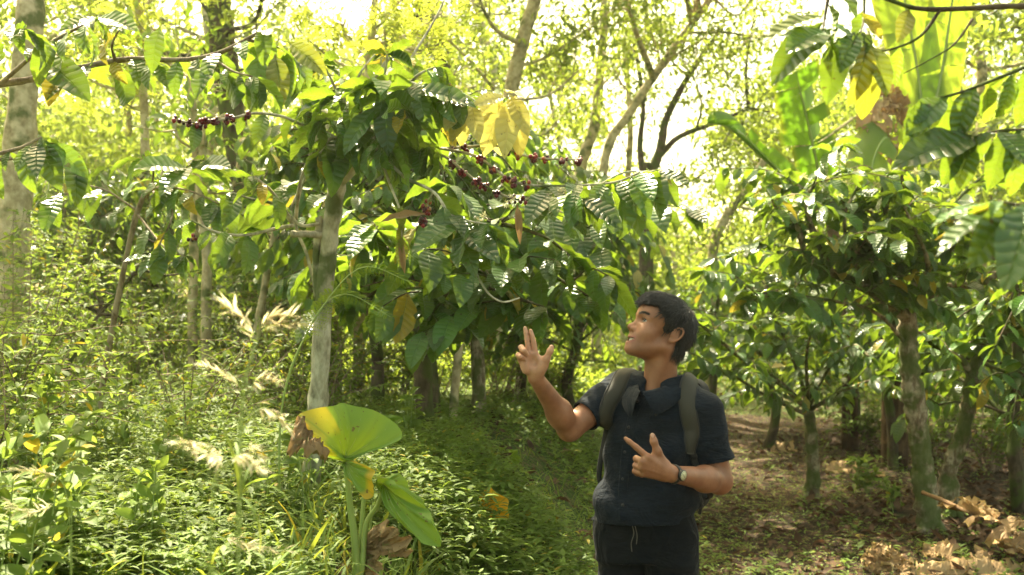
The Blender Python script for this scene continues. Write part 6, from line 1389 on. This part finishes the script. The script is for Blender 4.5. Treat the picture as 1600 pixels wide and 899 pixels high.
# ---- backpack (a thing of its own)
bpk = empty('backpack', PB + Vector((.12, .22, .9)), 'black backpack worn on the man\'s back with wide padded shoulder straps', 'backpack')
bc = TC - tf * .185; bc[2] = 1.13
gk = Grid(bc - .34, bc + .34, .0055); BT = np.stack([tl, tf, tu])
def rbox(c, hs, r):
    c = c.astype(np.float32)
    def fn(Q):
        q_ = np.abs((Q - c) @ BT.T.astype(np.float32)) - (np.array(hs, np.float32) - r); return np.linalg.norm(np.maximum(q_, 0), axis=-1) + np.minimum(q_.max(-1), 0) - r
    return fn
gk.op(rbox(bc, (.135, .070, .235), .05), bc - .3, bc + .3, .02); gk.op(rbox(bc - tf * .07 - tu * .07, (.115, .035, .13), .03), bc - .3, bc + .3, .012)
a_, b_ = gk.net(); mk('pack_body', mesh_np('pack_body', relax(a_, b_, 1), b_), M['pack'], bpk)
for l0, name in (((-.158, -.152, -.146, -.138, -.128, -.116, -.106, -.104, -.102), 'shoulder_strap'), ((.146, .152, .156, .152, .146, .138, .130, .124, .12), 'shoulder_strap')):
    sf = around(list(l0), [-48, -30, -10, 10, 32, 54, 80, 105, 130] if l0[0] > 0 else [-16, -4, 8, 22, 38, 56, 80, 105, 130])
    so = ribbon(sf, .058, .009, M['strap'], name, bpk, wid=[.026, .042, .050, .053, .054, .055, .056, .056, .052], arch=.003, n=8)
    for e in (-1, 1):      # bound edges
        p = np.array([s_[0] for s_ in sf]); nn = np.array([s_[1] for s_ in sf]); t = nrm(np.gradient(p, axis=0)); sd = nrm(np.cross(nn, t)); W = np.array([.026, .042, .050, .053, .054, .055, .056, .056, .052])[:len(p)]
        w = Wood(); w.tube(p + sd * (e * W / 2)[:, None] + nn * .003, .0036, n=6); mk('strap_edging', w.mesh('strap_edging'), M['strapedge'], so)
    # lower webbing back to the pack
    w = Wood(); e0 = sf[0][0]; lat = l0[0]
    pts = [e0 + np.array([0, 0, .01])]; 
    for a in ((-56, -66) if lat > 0 else ()):
        s2 = around([lat * 1.08], [a]); 
        if s2: pts.append(s2[0][0] + s2[0][1] * .006)
    sgn = np.sign(lat); sidept = TC + tl * sgn * .20 + tf * .02; sidept[2] = .99; backpt = bc + tl * sgn * .13; backpt[2] = .94
    ribbon([(p_, tf * .8 + tl * sgn * .4) for p_ in (pts + [sidept, backpt])], .022, .003, M['pack'], 'webbing', bpk)
w = Wood(); bq = q(1092, 783, 3.44)
w.tube([q(1086, 762, 3.44), q(1092, 775, 3.43), q(1095, 790, 3.43), q(1093, 803, 3.44)], .006, .006, n=6)
mk('loose_strap', w.mesh('loose_strap'), M['pack'], bpk)
w = Wood(); w.tube([q(1089, 776, 3.43), q(1096, 780, 3.43), q(1097, 790, 3.43), q(1091, 794, 3.43)], .005, .005, n=6); mk('buckle', w.mesh('buckle'), M['dark'], bpk)

# ---- wristwatch
WD = nrm(LW - LE); wc = LW + WD * .002
fc = nrm(v3(CAM) - wc); fc = nrm(fc - WD * (fc @ WD)); wu = np.cross(WD, fc)
wrist = empty('wristwatch', Vector(wc), 'black wristwatch with a round cream dial on the man\'s left wrist', 'watch')
w = Wood(); a_ = np.linspace(0, 2 * math.pi, 33)
V = []; 
for a in a_[:-1]:
    for dx_, r_ in ((-.009, .0285), (.009, .0285), (.0085, .0312), (-.0085, .0312)): V.append(wc + WD * dx_ + (fc * math.cos(a) + wu * math.sin(a)) * r_)
i = np.arange(32)[:, None] * 4; j = np.arange(4)[None]; F = np.stack([i + j, i + (j + 1) % 4, (i + 4) % 128 + (j + 1) % 4, (i + 4) % 128 + j], -1).reshape(-1, 4)
mk('watch_strap', mesh_np('watch_strap', V, F), M['dark'], wrist)
wcc = wc - wu * 0.0 + fc * .030
tiltn = nrm(fc + np.array([0, -.1, -.05]))
w = Wood(); w.tube([wcc, wcc + tiltn * .009], .0185, .0178, n=28, sub=2); cs = mk('watch_case', w.mesh('watch_case'), M['dark'], wrist)
w = Wood(); w.tube([wcc + tiltn * .0085, wcc + tiltn * .0098], .0150, .0150, n=28, sub=1); mk('dial', w.mesh('dial'), simple('dial', (.62, .58, .36), .35), wrist)
w = Wood(); tc0 = wcc + tiltn * .0103; hu = nrm(wu - tiltn * (wu @ tiltn)); hv = np.cross(tiltn, hu)
for a, l_ in ((1.0, .0095), (-2.2, .012)): w.tube([tc0, tc0 + (hu * math.cos(a) + hv * math.sin(a)) * l_], .0007, .0004, n=4, sub=1)
for k in range(12):
    a = k * math.pi / 6; d_ = hu * math.cos(a) + hv * math.sin(a); w.tube([tc0 + d_ * .0115, tc0 + d_ * .0135], .0005, .0005, n=4, sub=1)
mk('watch_hand', w.mesh('watch_hand'), M['dark'], wrist)
# nails
for c_, d_, n_ in ((q(1019.3, 680.5, 3.125), nrm(q(1019.5, 681, 3.134) - q(1021.5, 690, 3.132)), v3((.25, -1, .1))),):
    bm = bmesh.new(); bmesh.ops.create_uvsphere(bm, u_segments=14, v_segments=8, radius=1.0); nn = nrm(n_); s1 = nrm(np.cross(nn, d_)); dd_ = np.cross(s1, nn)
    for v_ in bm.verts: v_.co = Vector(c_ + s1 * v_.co.x * .0055 + dd_ * v_.co.y * .0075 + nn * (v_.co.z * .0018 + .0005))
    me = bpy.data.meshes.new('fingernail'); bm.to_mesh(me); bm.free(); smooth_shade(me); mk('fingernail', me, simple('nail', (.55, .34, .26), .3, .5), person)

# ------------------------------------------------------------------ thin morning haze in the air
bm = bmesh.new(); bmesh.ops.create_cube(bm, size=1.0)
for v_ in bm.verts: v_.co = Vector((v_.co.x * 150, v_.co.y * 130 + 40, -2.5 if v_.co.z < 0 else 24))
me = bpy.data.meshes.new('haze'); bm.to_mesh(me); bm.free()
m, nt, out = newmat('haze'); vp = nd(nt, 'ShaderNodeVolumePrincipled', Density=.0008, Anisotropy=.55); vp.inputs['Color'].default_value = (1, .96, .84, 1)
nt.links.new(vp.outputs[0], out.inputs['Volume']); hz_ = mk('haze', me, m); tag(hz_, 'thin pale haze hanging between the trees', kind='stuff')
